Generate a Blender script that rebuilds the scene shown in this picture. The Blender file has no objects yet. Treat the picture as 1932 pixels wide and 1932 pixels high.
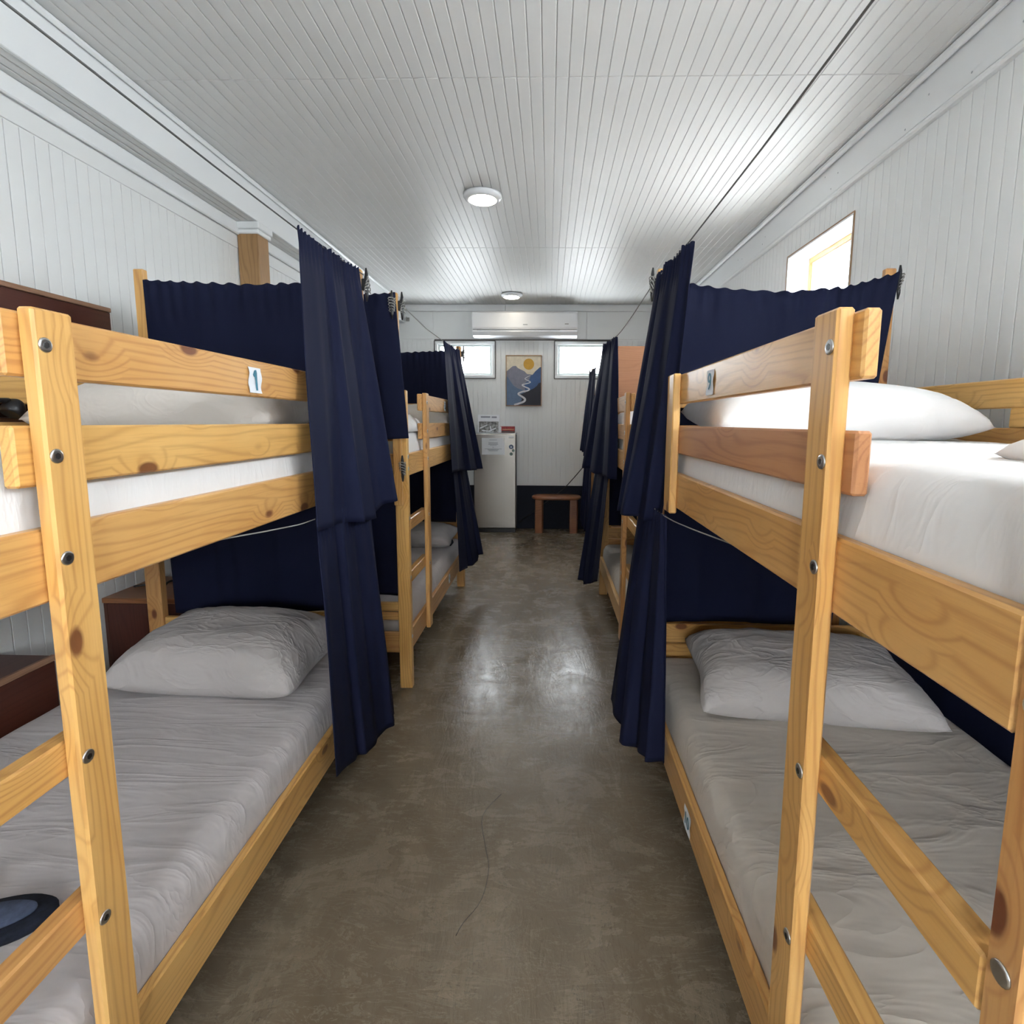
import bpy, bmesh, math, random
from mathutils import Matrix, Vector, noise
random.seed(7)
S = bpy.context.scene
COL = S.collection

# ------------------------------------------------------------------ camera
F_PX, CX, CY, PITCH, YAW, ROLL = 1000.0, 1011.58, 919.67, 0.1227, 0.0229, 0.0058
fw = Vector((-math.sin(YAW) * math.cos(PITCH), math.cos(YAW) * math.cos(PITCH), -math.sin(PITCH)))
ri = Vector((math.cos(YAW), math.sin(YAW), 0))
up = ri.cross(fw)
ri2 = math.cos(ROLL) * ri + math.sin(ROLL) * up
up2 = -math.sin(ROLL) * ri + math.cos(ROLL) * up
cam_d = bpy.data.cameras.new('camera')
cam = bpy.data.objects.new('camera', cam_d)
COL.objects.link(cam)
cam.matrix_world = Matrix(((ri2.x, up2.x, -fw.x, 0), (ri2.y, up2.y, -fw.y, 0), (ri2.z, up2.z, -fw.z, 1.5), (0, 0, 0, 1)))
cam_d.sensor_width = 36
cam_d.lens = 36 * F_PX / 1932
cam_d.shift_x = (966 - CX) / 1932
cam_d.shift_y = (CY - 966) / 1932
cam_d.clip_start = 0.02
S.camera = cam

# ------------------------------------------------------------------ sky and exposure
world = bpy.data.worlds.new('world')
S.world = world
world.use_nodes = True
bg = world.node_tree.nodes['Background']
bg.inputs[0].default_value = (0.90, 0.96, 1.0, 1)
bg.inputs[1].default_value = 17.0
S.view_settings.view_transform = 'Standard'
S.view_settings.look = 'None'
S.view_settings.gamma = 1
S.view_settings.use_curve_mapping = False
S.view_settings.exposure = 1.16
S.cycles.use_denoising = True
S.cycles.max_bounces = 5
S.cycles.diffuse_bounces = 3
S.cycles.glossy_bounces = 2
S.cycles.transmission_bounces = 2
S.cycles.transparent_max_bounces = 4
S.cycles.use_adaptive_sampling = True
S.cycles.adaptive_threshold = 0.14
S.cycles.adaptive_min_samples = 16
S.cycles.use_light_tree = False
S.cycles.caustics_reflective = False
S.cycles.caustics_refractive = False
S.cycles.sample_clamp_indirect = 8

sun_d = bpy.data.lights.new('sun', 'SUN')
sun_d.energy = 14.0
sun_d.angle = math.radians(14)
sun_d.color = (1.0, 0.95, 0.88)
sun = bpy.data.objects.new('sun', sun_d)
COL.objects.link(sun)
sun.rotation_euler = Vector((-0.62, 0.12, -0.78)).to_track_quat('-Z', 'Y').to_euler()

# room: X left/right, Y into the room, Z up (metres)
XL, XR, YB, YF, ZC = -2.13, 1.70, 7.39, -2.1, 3.08
WIN_BACK = [(-1.567, -0.743), (0.074, 0.90)]          # X ranges of the two windows in the end wall
WB_Z = (2.095, 2.59)
WIN_RIGHT = [(-1.55, -0.45), (0.05, 1.25), (3.17, 4.0)]               # Y ranges of the windows in the right wall
WR_Z = (2.16, 2.675)
DOOR = (-0.75, 0.75, 2.1)                             # glazed upper half of the door behind the camera


def portal(name, loc, rot, sx, sy):
    l = bpy.data.lights.new(name, 'AREA')
    l.shape = 'RECTANGLE'
    l.size, l.size_y = sx, sy
    l.cycles.is_portal = True
    o = bpy.data.objects.new(name, l)
    COL.objects.link(o)
    o.location, o.rotation_euler = loc, rot


for a, b in WIN_BACK:
    portal('daylight_window', ((a + b) / 2, YB + 0.10, sum(WB_Z) / 2), (math.radians(-90), 0, 0), b - a, WB_Z[1] - WB_Z[0])
for a, b in WIN_RIGHT:
    portal('daylight_window', (XR + 0.19, (a + b) / 2, sum(WR_Z) / 2), (0, math.radians(90), 0), WR_Z[1] - WR_Z[0], b - a)
portal('daylight_door', ((DOOR[0] + DOOR[1]) / 2, YF - 0.19, 1.65), (math.radians(90), 0, 0), DOOR[1] - DOOR[0], 0.8)

# ------------------------------------------------------------------ materials


class N:
    def __init__(s, name):
        s.m = bpy.data.materials.new(name)
        s.m.use_nodes = True
        s.t = s.m.node_tree
        s.b = s.t.nodes['Principled BSDF']

    def n(s, typ, **kw):
        x = s.t.nodes.new(typ)
        for k, v in kw.items():
            if k.startswith('i_'):
                k = k[2:]
                x.inputs[int(k) if k.isdigit() else k.replace('_', ' ')].default_value = v
            else:
                setattr(x, k, v)
        return x

    def l(s, a, b):
        s.t.links.new(a, b)

    def math(s, op, a, b=None, c=None):
        x = s.n('ShaderNodeMath', operation=op)
        for i, v in enumerate((a, b, c)):
            if v is None:
                continue
            if isinstance(v, (int, float)):
                x.inputs[i].default_value = v
            else:
                s.l(v, x.inputs[i])
        return x.outputs[0]

    def mix(s, f, a, b, blend='MIX'):
        x = s.n('ShaderNodeMix', data_type='RGBA', blend_type=blend)
        for i, v in ((0, f), (6, a), (7, b)):
            if isinstance(v, (int, float)):
                x.inputs[i].default_value = v
            elif isinstance(v, tuple):
                x.inputs[i].default_value = v if len(v) == 4 else v + (1,)
            else:
                s.l(v, x.inputs[i])
        return x.outputs[2]

    def ramp(s, f, pts):
        x = s.n('ShaderNodeValToRGB')
        e = x.color_ramp.elements
        while len(e) < len(pts):
            e.new(0.5)
        for el, (p, c) in zip(e, pts):
            el.position = p
            el.color = c if len(c) == 4 else c + (1,)
        s.l(f, x.inputs[0])
        return x.outputs[0]

    def coords(s, rnd=0.0, scale=(1, 1, 1), rot=(0, 0, 0)):
        tc = s.n('ShaderNodeTexCoord')
        v = tc.outputs['Object']
        if rnd:
            oi = s.n('ShaderNodeObjectInfo')
            r = s.math('MULTIPLY', oi.outputs['Random'], rnd)
            a = s.n('ShaderNodeVectorMath', operation='ADD')
            s.l(v, a.inputs[0])
            s.l(r, a.inputs[1])
            v = a.outputs[0]
        mp = s.n('ShaderNodeMapping')
        mp.inputs['Scale'].default_value = scale
        mp.inputs['Rotation'].default_value = rot
        s.l(v, mp.inputs[0])
        return mp.outputs[0]

    def noise(s, v, scale, detail=3, rough=0.5, dist=0.0):
        x = s.n('ShaderNodeTexNoise')
        x.inputs['Scale'].default_value = scale
        x.inputs['Detail'].default_value = detail
        x.inputs['Roughness'].default_value = rough
        x.inputs['Distortion'].default_value = dist
        s.l(v, x.inputs['Vector'])
        return x.outputs[0]

    def bump(s, h, strength=0.3, dist=0.01):
        x = s.n('ShaderNodeBump')
        x.inputs['Strength'].default_value = strength
        x.inputs['Distance'].default_value = dist
        s.l(h, x.inputs['Height'])
        s.l(x.outputs[0], s.b.inputs['Normal'])

    def col(s, c):
        if isinstance(c, tuple):
            s.b.inputs['Base Color'].default_value = c if len(c) == 4 else c + (1,)
        else:
            s.l(c, s.b.inputs['Base Color'])

    def rough(s, r):
        if isinstance(r, (int, float)):
            s.b.inputs['Roughness'].default_value = r
        else:
            s.l(r, s.b.inputs['Roughness'])


def wood(name, light, mid, dark, knot, knots=1.0, rough=0.38, lines=1.0):
    m = N(name)
    v = m.coords(37.0)
    # knots: sparse cells stretched along the board
    kv = m.n('ShaderNodeMapping')
    kv.inputs['Scale'].default_value = (4.6, 9.0, 9.0)
    m.l(v, kv.inputs[0])
    vo = m.n('ShaderNodeTexVoronoi', feature='F1')
    vo.inputs['Scale'].default_value = 1.0
    m.l(kv.outputs[0], vo.inputs['Vector'])
    d = vo.outputs['Distance']
    keep = m.n('ShaderNodeSeparateColor')
    m.l(vo.outputs['Color'], keep.inputs[0])
    on = m.math('GREATER_THAN', keep.outputs[0], 1.0 - 0.68 * knots)
    kn = m.math('MULTIPLY', m.ramp(d, [(0.0, (1, 1, 1)), (0.10, (1, 1, 1)), (0.15, (0, 0, 0))]), on)
    near = m.math('MULTIPLY', m.ramp(d, [(0.0, (1, 1, 1)), (0.15, (0.55, 0.55, 0.55)), (0.42, (0, 0, 0))]), on)
    # growth rings
    sep = m.n('ShaderNodeSeparateXYZ')
    m.l(v, sep.inputs[0])
    gv = m.n('ShaderNodeMapping')
    gv.inputs['Scale'].default_value = (0.9, 5.0, 5.0)
    m.l(v, gv.inputs[0])
    wob = m.noise(gv.outputs[0], 1.0, 2, 0.5)
    ph = m.math('ADD', m.math('MULTIPLY', wob, 11.0), m.math('MULTIPLY', near, 4.0))
    ph = m.math('ADD', ph, m.math('MULTIPLY', m.math('ADD', sep.outputs[1], m.math('MULTIPLY', sep.outputs[2], 0.7)), 62.0))
    ring = m.math('SINE', m.math('MULTIPLY', ph, 6.283))
    ring = m.math('POWER', m.math('MULTIPLY_ADD', ring, 0.5, 0.5), 4.0)
    fv = m.n('ShaderNodeMapping')
    fv.inputs['Scale'].default_value = (7, 190, 190)
    m.l(v, fv.inputs[0])
    fine = m.noise(fv.outputs[0], 1.0, 3, 0.6)
    bv = m.n('ShaderNodeMapping')
    bv.inputs['Scale'].default_value = (1.6, 5, 5)
    m.l(v, bv.inputs[0])
    blot = m.noise(bv.outputs[0], 1.7, 3, 0.55)
    oi = m.n('ShaderNodeObjectInfo')
    base = m.mix(m.ramp(blot, [(0.3, (0, 0, 0)), (0.72, (1, 1, 1))]), light, mid)
    base = m.mix(m.math('MULTIPLY', ring, m.math('MULTIPLY_ADD', blot, 0.7, 0.10 * lines)), base, dark)
    base = m.mix(m.math('MULTIPLY', m.ramp(fine, [(0.5, (0, 0, 0)), (0.75, (1, 1, 1))]), 0.30), base, dark)
    base = m.mix(m.math('MULTIPLY', near, 0.30), base, dark)
    base = m.mix(m.math('MULTIPLY', kn, 0.95), base, knot)
    hsv = m.n('ShaderNodeHueSaturation')
    hsv.inputs['Saturation'].default_value = 1.0
    m.l(m.math('MULTIPLY_ADD', oi.outputs['Random'], 0.22, 0.88), hsv.inputs['Value'])
    m.l(m.math('MULTIPLY_ADD', oi.outputs['Random'], 0.016, 0.492), hsv.inputs['Hue'])
    m.l(base, hsv.inputs['Color'])
    m.col(hsv.outputs[0])
    m.rough(rough)
    m.b.inputs['Coat Weight'].default_value = 0.12
    m.b.inputs['Coat Roughness'].default_value = 0.3
    m.bump(fine, 0.12, 0.002)
    return m.m


M = {}
M['pine'] = wood('pine', (0.71, 0.415, 0.150), (0.62, 0.32, 0.095), (0.40, 0.165, 0.045), (0.17, 0.055, 0.022))
M['pine_red'] = wood('reddish_pine', (0.60, 0.30, 0.13), (0.52, 0.24, 0.10), (0.34, 0.13, 0.05), (0.17, 0.055, 0.022))
M['fir'] = wood('fir_column', (0.36, 0.20, 0.09), (0.30, 0.155, 0.065), (0.15, 0.07, 0.028), (0.12, 0.05, 0.02), 0.2, 0.6, 1.3)
M['mahogany'] = wood('red_brown_plywood', (0.095, 0.030, 0.017), (0.070, 0.021, 0.013), (0.045, 0.012, 0.008), (0.03, 0.01, 0.008), 0.0, 0.4, 0.5)
M['ply_edge'] = wood('plywood_edge', (0.36, 0.22, 0.13), (0.32, 0.18, 0.10), (0.20, 0.10, 0.05), (0.2, 0.1, 0.05), 0.0, 0.6, 0.6)
M['plywood'] = wood('pinkish_plywood', (0.44, 0.20, 0.10), (0.39, 0.17, 0.08), (0.34, 0.14, 0.065), (0.3, 0.1, 0.05), 0.0, 0.5, 0.5)
M['acacia'] = wood('acacia', (0.33, 0.13, 0.05), (0.24, 0.085, 0.035), (0.12, 0.04, 0.02), (0.08, 0.03, 0.02), 0.1, 0.35, 1.0)


def paint(name, c, rough=0.45, mott=0.04, bump=0.0, scale=6.0, spec=0.5):
    m = N(name)
    m.b.inputs['Specular IOR Level'].default_value = spec
    v = m.coords()
    n = m.noise(v, scale, 4, 0.6)
    dk = tuple(x * (1 - mott * 2) for x in c)
    m.col(m.mix(m.ramp(n, [(0.35, (0, 0, 0)), (0.65, (1, 1, 1))]), dk, c))
    m.rough(rough)
    if bump:
        m.bump(m.noise(v, 60, 3, 0.6), bump, 0.003)
    return m.m


M['wall'] = paint('white_wall_paint', (0.715, 0.725, 0.72), 0.45, 0.0)
M['ceil'] = paint('white_gloss_ceiling_paint', (0.72, 0.72, 0.71), 0.42, 0.0, spec=0.10)
M['trim'] = paint('white_trim_paint', (0.75, 0.765, 0.77), 0.35, 0.0)
M['backing'] = paint('groove_backing_paint', (0.78, 0.78, 0.78), 0.5, 0.0)
M['navywall'] = paint('navy_wall_paint', (0.008, 0.011, 0.022), 0.6, 0.1, spec=0.2)
M['plastic'] = paint('white_plastic', (0.76, 0.77, 0.79), 0.22, 0.0)
M['greyplastic'] = paint('grey_plastic', (0.40, 0.42, 0.45), 0.35, 0.0)
M['black'] = paint('black_plastic', (0.012, 0.012, 0.014), 0.4, 0.05)
M['alu'] = paint('pale_window_frame', (0.62, 0.68, 0.67), 0.35, 0.0)
M['darkline'] = paint('dark_casing', (0.10, 0.09, 0.085), 0.6, 0.05)
M['paper'] = paint('white_paper', (0.80, 0.82, 0.86), 0.7, 0.01)
M['ink'] = paint('grey_ink', (0.30, 0.31, 0.36), 0.7, 0.0)
M['tealink'] = paint('teal_ink', (0.06, 0.23, 0.33), 0.6, 0.1)
M['rope'] = paint('grey_rope', (0.32, 0.31, 0.29), 0.8, 0.1)
M['wire'] = paint('dark_wire', (0.07, 0.07, 0.07), 0.5, 0.0)
M['red'] = paint('red_box_print', (0.45, 0.03, 0.03), 0.5, 0.3, 0, 30)
M['photo'] = paint('black_white_print', (0.45, 0.45, 0.45), 0.5, 0.45, 0, 28)
M['magnet_blue'] = paint('blue_enamel', (0.06, 0.10, 0.20), 0.35, 0.2)
M['magnet_green'] = paint('green_enamel', (0.09, 0.15, 0.13), 0.35, 0.2)
M['slipper_dark'] = paint('navy_plush', (0.012, 0.017, 0.035), 0.95, 0.3, 0.6, 60)
M['slipper_blue'] = paint('slate_blue_felt', (0.10, 0.13, 0.22), 0.9, 0.2, 0.4, 40)
for k, c in dict(cream=(0.72, 0.64, 0.50), sun=(0.55, 0.30, 0.03), mauve=(0.22, 0.22, 0.28), blue=(0.045, 0.10, 0.24), steel=(0.11, 0.17, 0.28),
                 dark=(0.016, 0.016, 0.03), road=(0.68, 0.68, 0.72)).items():
    M['art_' + k] = paint('print_' + k, c, 0.6, 0.08, 0, 20)


def metal(name, c, rough, aniso=None):
    m = N(name)
    m.b.inputs['Metallic'].default_value = 1
    if aniso:
        v = m.coords(0, aniso)
        n = m.noise(v, 1.0, 3, 0.6)
        m.col(m.mix(n, tuple(x * 0.9 for x in c), c))
        m.rough(m.math('MULTIPLY_ADD', n, 0.14, rough))
    else:
        m.col(c)
        m.rough(rough)
    return m.m


M['steel'] = metal('brushed_steel', (0.36, 0.335, 0.305), 0.30, (3, 3, 260))
M['bolt'] = metal('zinc_bolt', (0.62, 0.62, 0.62), 0.28)
M['boltdark'] = metal('bolt_socket', (0.12, 0.12, 0.12), 0.4)


def cloth(name, c, c2, wr=0.6, stretch=(2.2, 9, 3), rot=(0, 0, 0.5), trans=0.0, fine=0.15):
    m = N(name)
    v = m.coords(11.0, stretch, rot)
    a = m.noise(v, 1.6, 3, 0.5, 0.9)
    v2 = m.coords(5.0, (3, 14, 5), (0, 0, -0.9))
    b = m.noise(v2, 1.1, 2, 0.5, 0.6)
    ridge = m.math('ABSOLUTE', m.math('SUBTRACT', a, 0.5))
    ridge = m.math('POWER', m.math('SUBTRACT', 1.0, m.math('MULTIPLY', ridge, 3.0)), 3.0)
    h = m.math('ADD', m.math('MULTIPLY', ridge, 0.5), m.math('MULTIPLY', b, 0.6))
    m.col(m.mix(m.math('MULTIPLY', b, 0.8), c, c2))
    m.rough(0.85)
    m.b.inputs['Sheen Weight'].default_value = 0.15
    m.bump(h, wr, 0.012)
    if trans:
        tr = m.n('ShaderNodeBsdfTranslucent')
        tr.inputs[0].default_value = tuple(x * 1.2 for x in c) + (1,)
        mx = m.n('ShaderNodeMixShader')
        mx.inputs[0].default_value = trans
        out = m.t.nodes['Material Output']
        m.l(m.b.outputs[0], mx.inputs[1])
        m.l(tr.outputs[0], mx.inputs[2])
        m.l(mx.outputs[0], out.inputs[0])
    return m.m


M['sheet_white'] = cloth('white_sheet', (0.82, 0.81, 0.81), (0.78, 0.77, 0.77), 0.18)
M['sheet_grey'] = cloth('lilac_grey_sheet', (0.60, 0.555, 0.555), (0.55, 0.51, 0.51), 0.38, (1.2, 7, 3), (0, 0, 0.25))
M['sheet_beige'] = cloth('warm_grey_sheet', (0.58, 0.52, 0.455), (0.52, 0.465, 0.405), 0.55, (1.6, 4.0, 3), (0, 0, 0.9))
M['pillow_white'] = cloth('white_pillowcase', (0.83, 0.82, 0.82), (0.79, 0.78, 0.78), 0.20, (3, 6, 4))
M['pillow_cream'] = cloth('cream_pillowcase', (0.68, 0.63, 0.58), (0.62, 0.57, 0.52), 0.30, (3, 8, 4))
M['pillow_grey'] = cloth('grey_pillowcase', (0.56, 0.52, 0.51), (0.50, 0.465, 0.45), 0.60, (3, 8, 4))


def navy(name, c, trans):
    m = N(name)
    v = m.coords(3.0)
    n = m.noise(v, 5.0, 2, 0.5)
    m.col(m.mix(n, tuple(x * 0.85 for x in c), c))
    m.rough(0.75)
    m.b.inputs['Specular IOR Level'].default_value = 0.10
    tr = m.n('ShaderNodeBsdfTranslucent')
    tr.inputs[0].default_value = tuple(x * 1.6 for x in c) + (1,)
    mx = m.n('ShaderNodeMixShader')
    mx.inputs[0].default_value = trans
    m.l(m.b.outputs[0], mx.inputs[1])
    m.l(tr.outputs[0], mx.inputs[2])
    m.l(mx.outputs[0], m.t.nodes['Material Output'].inputs[0])
    return m.m


M['navy'] = navy('navy_cotton', (0.0120, 0.0150, 0.040), 0.10)


def concrete():
    m = N('polished_concrete')
    v = m.coords()
    big = m.noise(v, 0.9, 5, 0.6, 0.6)
    mid = m.noise(v, 4.0, 6, 0.65, 1.2)
    v2 = m.coords(0, (9, 2.2, 1), (0, 0, 0.6))
    tro = m.noise(v2, 1.5, 5, 0.7, 2.2)
    v3 = m.coords(0, (2, 7, 1), (0, 0, 0.35))
    tro2 = m.noise(v3, 1.8, 5, 0.7, 2.6)
    c = m.mix(m.ramp(big, [(0.3, (0, 0, 0)), (0.7, (1, 1, 1))]), (0.125, 0.094, 0.060), (0.225, 0.178, 0.122))
    c = m.mix(m.math('MULTIPLY', m.ramp(mid, [(0.4, (0, 0, 0)), (0.72, (1, 1, 1))]), 0.55), c, (0.30, 0.245, 0.175))
    ridge = m.math('ABSOLUTE', m.math('SUBTRACT', tro, 0.5))
    c = m.mix(m.math('MULTIPLY', m.ramp(ridge, [(0.0, (1, 1, 1)), (0.012, (0, 0, 0))]), m.math('MULTIPLY', m.ramp(mid, [(0.42, (0, 0, 0)), (0.58, (1, 1, 1))]), 0.8)), c, (0.070, 0.052, 0.036))
    ridge2 = m.math('ABSOLUTE', m.math('SUBTRACT', tro2, 0.52))
    c = m.mix(m.math('MULTIPLY', m.ramp(ridge2, [(0.0, (1, 1, 1)), (0.022, (0, 0, 0))]), 0.42), c, (0.34, 0.285, 0.215))
    sp = m.noise(v, 55, 2, 0.5)
    c = m.mix(m.math('MULTIPLY', m.ramp(sp, [(0.66, (0, 0, 0)), (0.72, (1, 1, 1))]), 0.4), c, (0.09, 0.07, 0.05))
    m.col(c)
    m.rough(m.ramp(m.math('ADD', m.math('MULTIPLY', mid, 0.6), m.math('MULTIPLY', tro2, 0.4)), [(0.3, (0.16, 0.16, 0.16)), (0.7, (0.36, 0.36, 0.36))]))
    h = m.math('ADD', m.math('MULTIPLY', tro, 0.6), m.math('MULTIPLY', mid, 0.6))
    m.bump(h, 0.24, 0.01)
    m.b.inputs['Specular IOR Level'].default_value = 0.42
    return m.m


M['concrete'] = concrete()


def glass():
    m = N('window_glass')
    tr = m.n('ShaderNodeBsdfTransparent')
    gl = m.n('ShaderNodeBsdfGlossy')
    gl.inputs['Roughness'].default_value = 0.02
    mx = m.n('ShaderNodeMixShader')
    mx.inputs[0].default_value = 0.06
    m.l(tr.outputs[0], mx.inputs[1])
    m.l(gl.outputs[0], mx.inputs[2])
    m.l(mx.outputs[0], m.t.nodes['Material Output'].inputs[0])
    return m.m


M['glass'] = glass()


def lamp_mat():
    m = N('lit_diffuser')
    m.col((0.9, 0.88, 0.8))
    m.b.inputs['Emission Color'].default_value = (1.0, 0.90, 0.72, 1)
    m.b.inputs['Emission Strength'].default_value = 14.0
    return m.m


M['lamp'] = lamp_mat()

# ------------------------------------------------------------------ builders
WM = {}


def place(name, data, mat, mw, parent=None):
    o = bpy.data.objects.new(name, data)
    COL.objects.link(o)
    if data is not None and mat is not None:
        mt = M[mat] if isinstance(mat, str) else mat
        if len(data.materials) == 0:
            data.materials.append(mt)
        elif data.materials[0] != mt:
            o.material_slots[0].link = 'OBJECT'
            o.material_slots[0].material = mt
    if parent is not None:
        o.parent = parent
        o.matrix_parent_inverse = WM[parent].inverted()
    o.matrix_basis = mw
    WM[o] = mw
    return o


def T(x, y, z):
    return Matrix.Translation((x, y, z))


def thing(name, loc, label, cat, group=None):
    o = place(name, None, None, T(*loc))
    o.empty_display_size = 0.05
    return tag(o, label, cat, group)


def tag(o, label, cat, group=None):
    o['label'] = label
    o['category'] = cat
    if group:
        o['group'] = group
    return o


def structure(o, label=None):
    o['kind'] = 'structure'
    if label:
        o['label'] = label
    return o


def mesh(name, verts, faces, smooth=False):
    me = bpy.data.meshes.new(name)
    me.from_pydata([tuple(v) for v in verts], [], faces)
    me.update()
    if smooth:
        for p in me.polygons:
            p.use_smooth = True
    return me


BOX = {}


def box_mesh(lx, ly, lz, ch):
    key = (round(lx, 4), round(ly, 4), round(lz, 4), round(ch, 4))
    if key in BOX:
        return BOX[key]
    bm = bmesh.new()
    bmesh.ops.create_cube(bm, size=1)
    bmesh.ops.scale(bm, vec=(lx, ly, lz), verts=bm.verts)
    ch = min(ch, min(lx, ly, lz) * 0.45)
    if ch > 0:
        bmesh.ops.bevel(bm, geom=list(bm.edges), offset=ch, segments=1, profile=0.5, affect='EDGES')
    me = bpy.data.meshes.new('box')
    bm.to_mesh(me)
    bm.free()
    BOX[key] = me
    return me


def board(name, a, b, mat, parent=None, ch=0.003, extra=None):
    """a box from corner a to corner b whose local X runs along its longest side; extra: a rotation about its centre"""
    lo = [min(p, q) for p, q in zip(a, b)]
    hi = [max(p, q) for p, q in zip(a, b)]
    d = [q - p for p, q in zip(lo, hi)]
    c = [(p + q) / 2 for p, q in zip(lo, hi)]
    k = d.index(max(d))
    if k == 0:
        R, dims = Matrix.Identity(4), (d[0], d[1], d[2])
    elif k == 1:
        R, dims = Matrix.Rotation(math.pi / 2, 4, 'Z'), (d[1], d[0], d[2])
    else:
        R, dims = Matrix.Rotation(-math.pi / 2, 4, 'Y'), (d[2], d[1], d[0])
    me = box_mesh(*dims, ch)
    key = (me.name, mat)
    if len(me.materials) and me.materials[0] != M[mat]:
        if key not in BOX:
            BOX[key] = me.copy()
            BOX[key].materials.clear()
        me = BOX[key]
    return place(name, me, mat, T(*c) @ (extra or Matrix.Identity(4)) @ R, parent)


def boxes_mesh(name, boxes):
    vs, fs = [], []
    for a, b in boxes:
        o = len(vs)
        for z in (a[2], b[2]):
            for y in (a[1], b[1]):
                for x in (a[0], b[0]):
                    vs.append((x, y, z))
        for f in ((0, 2, 3, 1), (4, 5, 7, 6), (0, 1, 5, 4), (2, 6, 7, 3), (0, 4, 6, 2), (1, 3, 7, 5)):
            fs.append(tuple(o + i for i in f))
    return mesh(name, vs, fs)


def lathe_mesh(prof, n=24, smooth=True):
    """prof: (r, z) pairs about Z"""
    vs, fs = [], []
    for r, z in prof:
        for i in range(n):
            a = 2 * math.pi * i / n
            vs.append((r * math.cos(a), r * math.sin(a), z))
    for j in range(len(prof) - 1):
        for i in range(n):
            k = (i + 1) % n
            fs.append((j * n + i, j * n + k, (j + 1) * n + k, (j + 1) * n + i))
    fs.append(tuple(reversed(range(n))))
    fs.append(tuple(range((len(prof) - 1) * n, len(prof) * n)))
    me = mesh('lathe', vs, fs)
    if smooth:
        for p in me.polygons:
            p.use_smooth = len(p.vertices) == 4
    return me


def tube_mesh(pts, r, n=8):
    pts = [Vector(p) for p in pts]
    vs, fs = [], []
    for i, p in enumerate(pts):
        t = (pts[min(i + 1, len(pts) - 1)] - pts[max(i - 1, 0)]).normalized()
        a = t.cross(Vector((0, 0, 1)))
        if a.length < 0.05:
            a = t.cross(Vector((1, 0, 0)))
        a.normalize()
        b = t.cross(a)
        rr = r[i] if isinstance(r, list) else r
        for k in range(n):
            an = 2 * math.pi * k / n
            vs.append(p + a * (math.cos(an) * rr) + b * (math.sin(an) * rr))
    for i in range(len(pts) - 1):
        for k in range(n):
            q = (k + 1) % n
            fs.append((i * n + k, i * n + q, (i + 1) * n + q, (i + 1) * n + k))
    fs.append(tuple(reversed(range(n))))
    fs.append(tuple(range((len(pts) - 1) * n, len(pts) * n)))
    return mesh('tube', vs, fs, True)


def tube(name, pts, r, mat, parent=None, n=8):
    """tube with its origin at the first point"""
    o = Vector(pts[0])
    me = tube_mesh([Vector(p) - o for p in pts], r, n)
    return place(name, me, mat, T(*o), parent)


def poly_mesh(pts, th):
    """flat outline (x, z) pairs extruded by th along -Y"""
    n = len(pts)
    vs = [(x, 0, z) for x, z in pts] + [(x, -th, z) for x, z in pts]
    fs = [tuple(range(n)), tuple(reversed(range(n, 2 * n)))]
    for i in range(n):
        k = (i + 1) % n
        fs.append((i, n + i, n + k, k))
    return mesh('outline', vs, fs)


def smooth_path(pts, n):
    """Catmull-Rom through the points"""
    P = [Vector(p) for p in pts]
    out = []
    for i in range(len(P) - 1):
        p0, p1, p2, p3 = P[max(i - 1, 0)], P[i], P[i + 1], P[min(i + 2, len(P) - 1)]
        for k in range(n):
            t = k / n
            out.append(0.5 * ((2 * p1) + (p2 - p0) * t + (2 * p0 - 5 * p1 + 4 * p2 - p3) * t * t + (3 * p1 - p0 - 3 * p2 + p3) * t ** 3))
    out.append(P[-1])
    return out


# ------------------------------------------------------------------ the room
floor = structure(place('floor', boxes_mesh('floor', [((XL - 0.3, YF - 0.3, -0.15), (XR + 0.3, YB + 0.3, 0.0))]), 'concrete', T(0, 0, 0)), 'polished brown grey concrete floor')
tube('floor_crack', smooth_path([(-0.18, 1.98, 0.0), (-0.24, 1.86, 0.0), (-0.215, 1.72, 0.0), (-0.19, 1.62, 0.0), (-0.20, 1.50, 0.0), (-0.245, 1.42, 0.0), (-0.26, 1.38, 0.0)], 4), 0.0010, 'darkline', floor, 5)

wl = structure(place('wall_left', boxes_mesh('w', [((XL - 0.22, YF - 0.2, 0), (XL - 0.005, YB + 0.2, ZC))]), 'backing', T(0, 0, 0)), 'white grooved board wall beside the left row of bunks')


def split_boards(parent, axis, at, rng, z0, z1, holes, sign, w=0.0635, gap=0.0028, th=0.005, mat='wall'):
    """vertical boards on a wall; axis: the direction along the wall; sign: which way the face looks"""
    n = int(round((rng[1] - rng[0]) / w))
    w = (rng[1] - rng[0]) / n
    for i in range(n):
        a, b = rng[0] + i * w + gap / 2, rng[0] + (i + 1) * w - gap / 2
        segs = [(z0, z1)]
        for h0, h1, hz0, hz1 in holes:
            if b > h0 and a < h1:
                if a < h0 - 0.004 or b > h1 + 0.004:      # trimmed at the jamb
                    if a < h0:
                        aa, bb = a, h0
                    else:
                        aa, bb = h1, b
                    if bb - aa > 0.008:
                        p, q = ((aa, at, hz0), (bb, at - sign * th, hz1)) if axis == 'X' else ((at, aa, hz0), (at - sign * th, bb, hz1))
                        board('wall_board', p, q, mat, parent, 0.0012)
                segs = [(z0, hz0), (hz1, z1)]
        for s0, s1 in segs:
            if s1 - s0 < 0.02:
                continue
            p, q = ((a, at, s0), (b, at - sign * th, s1)) if axis == 'X' else ((at, a, s0), (at - sign * th, b, s1))
            board('wall_board', p, q, mat, parent, 0.0012)


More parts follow.
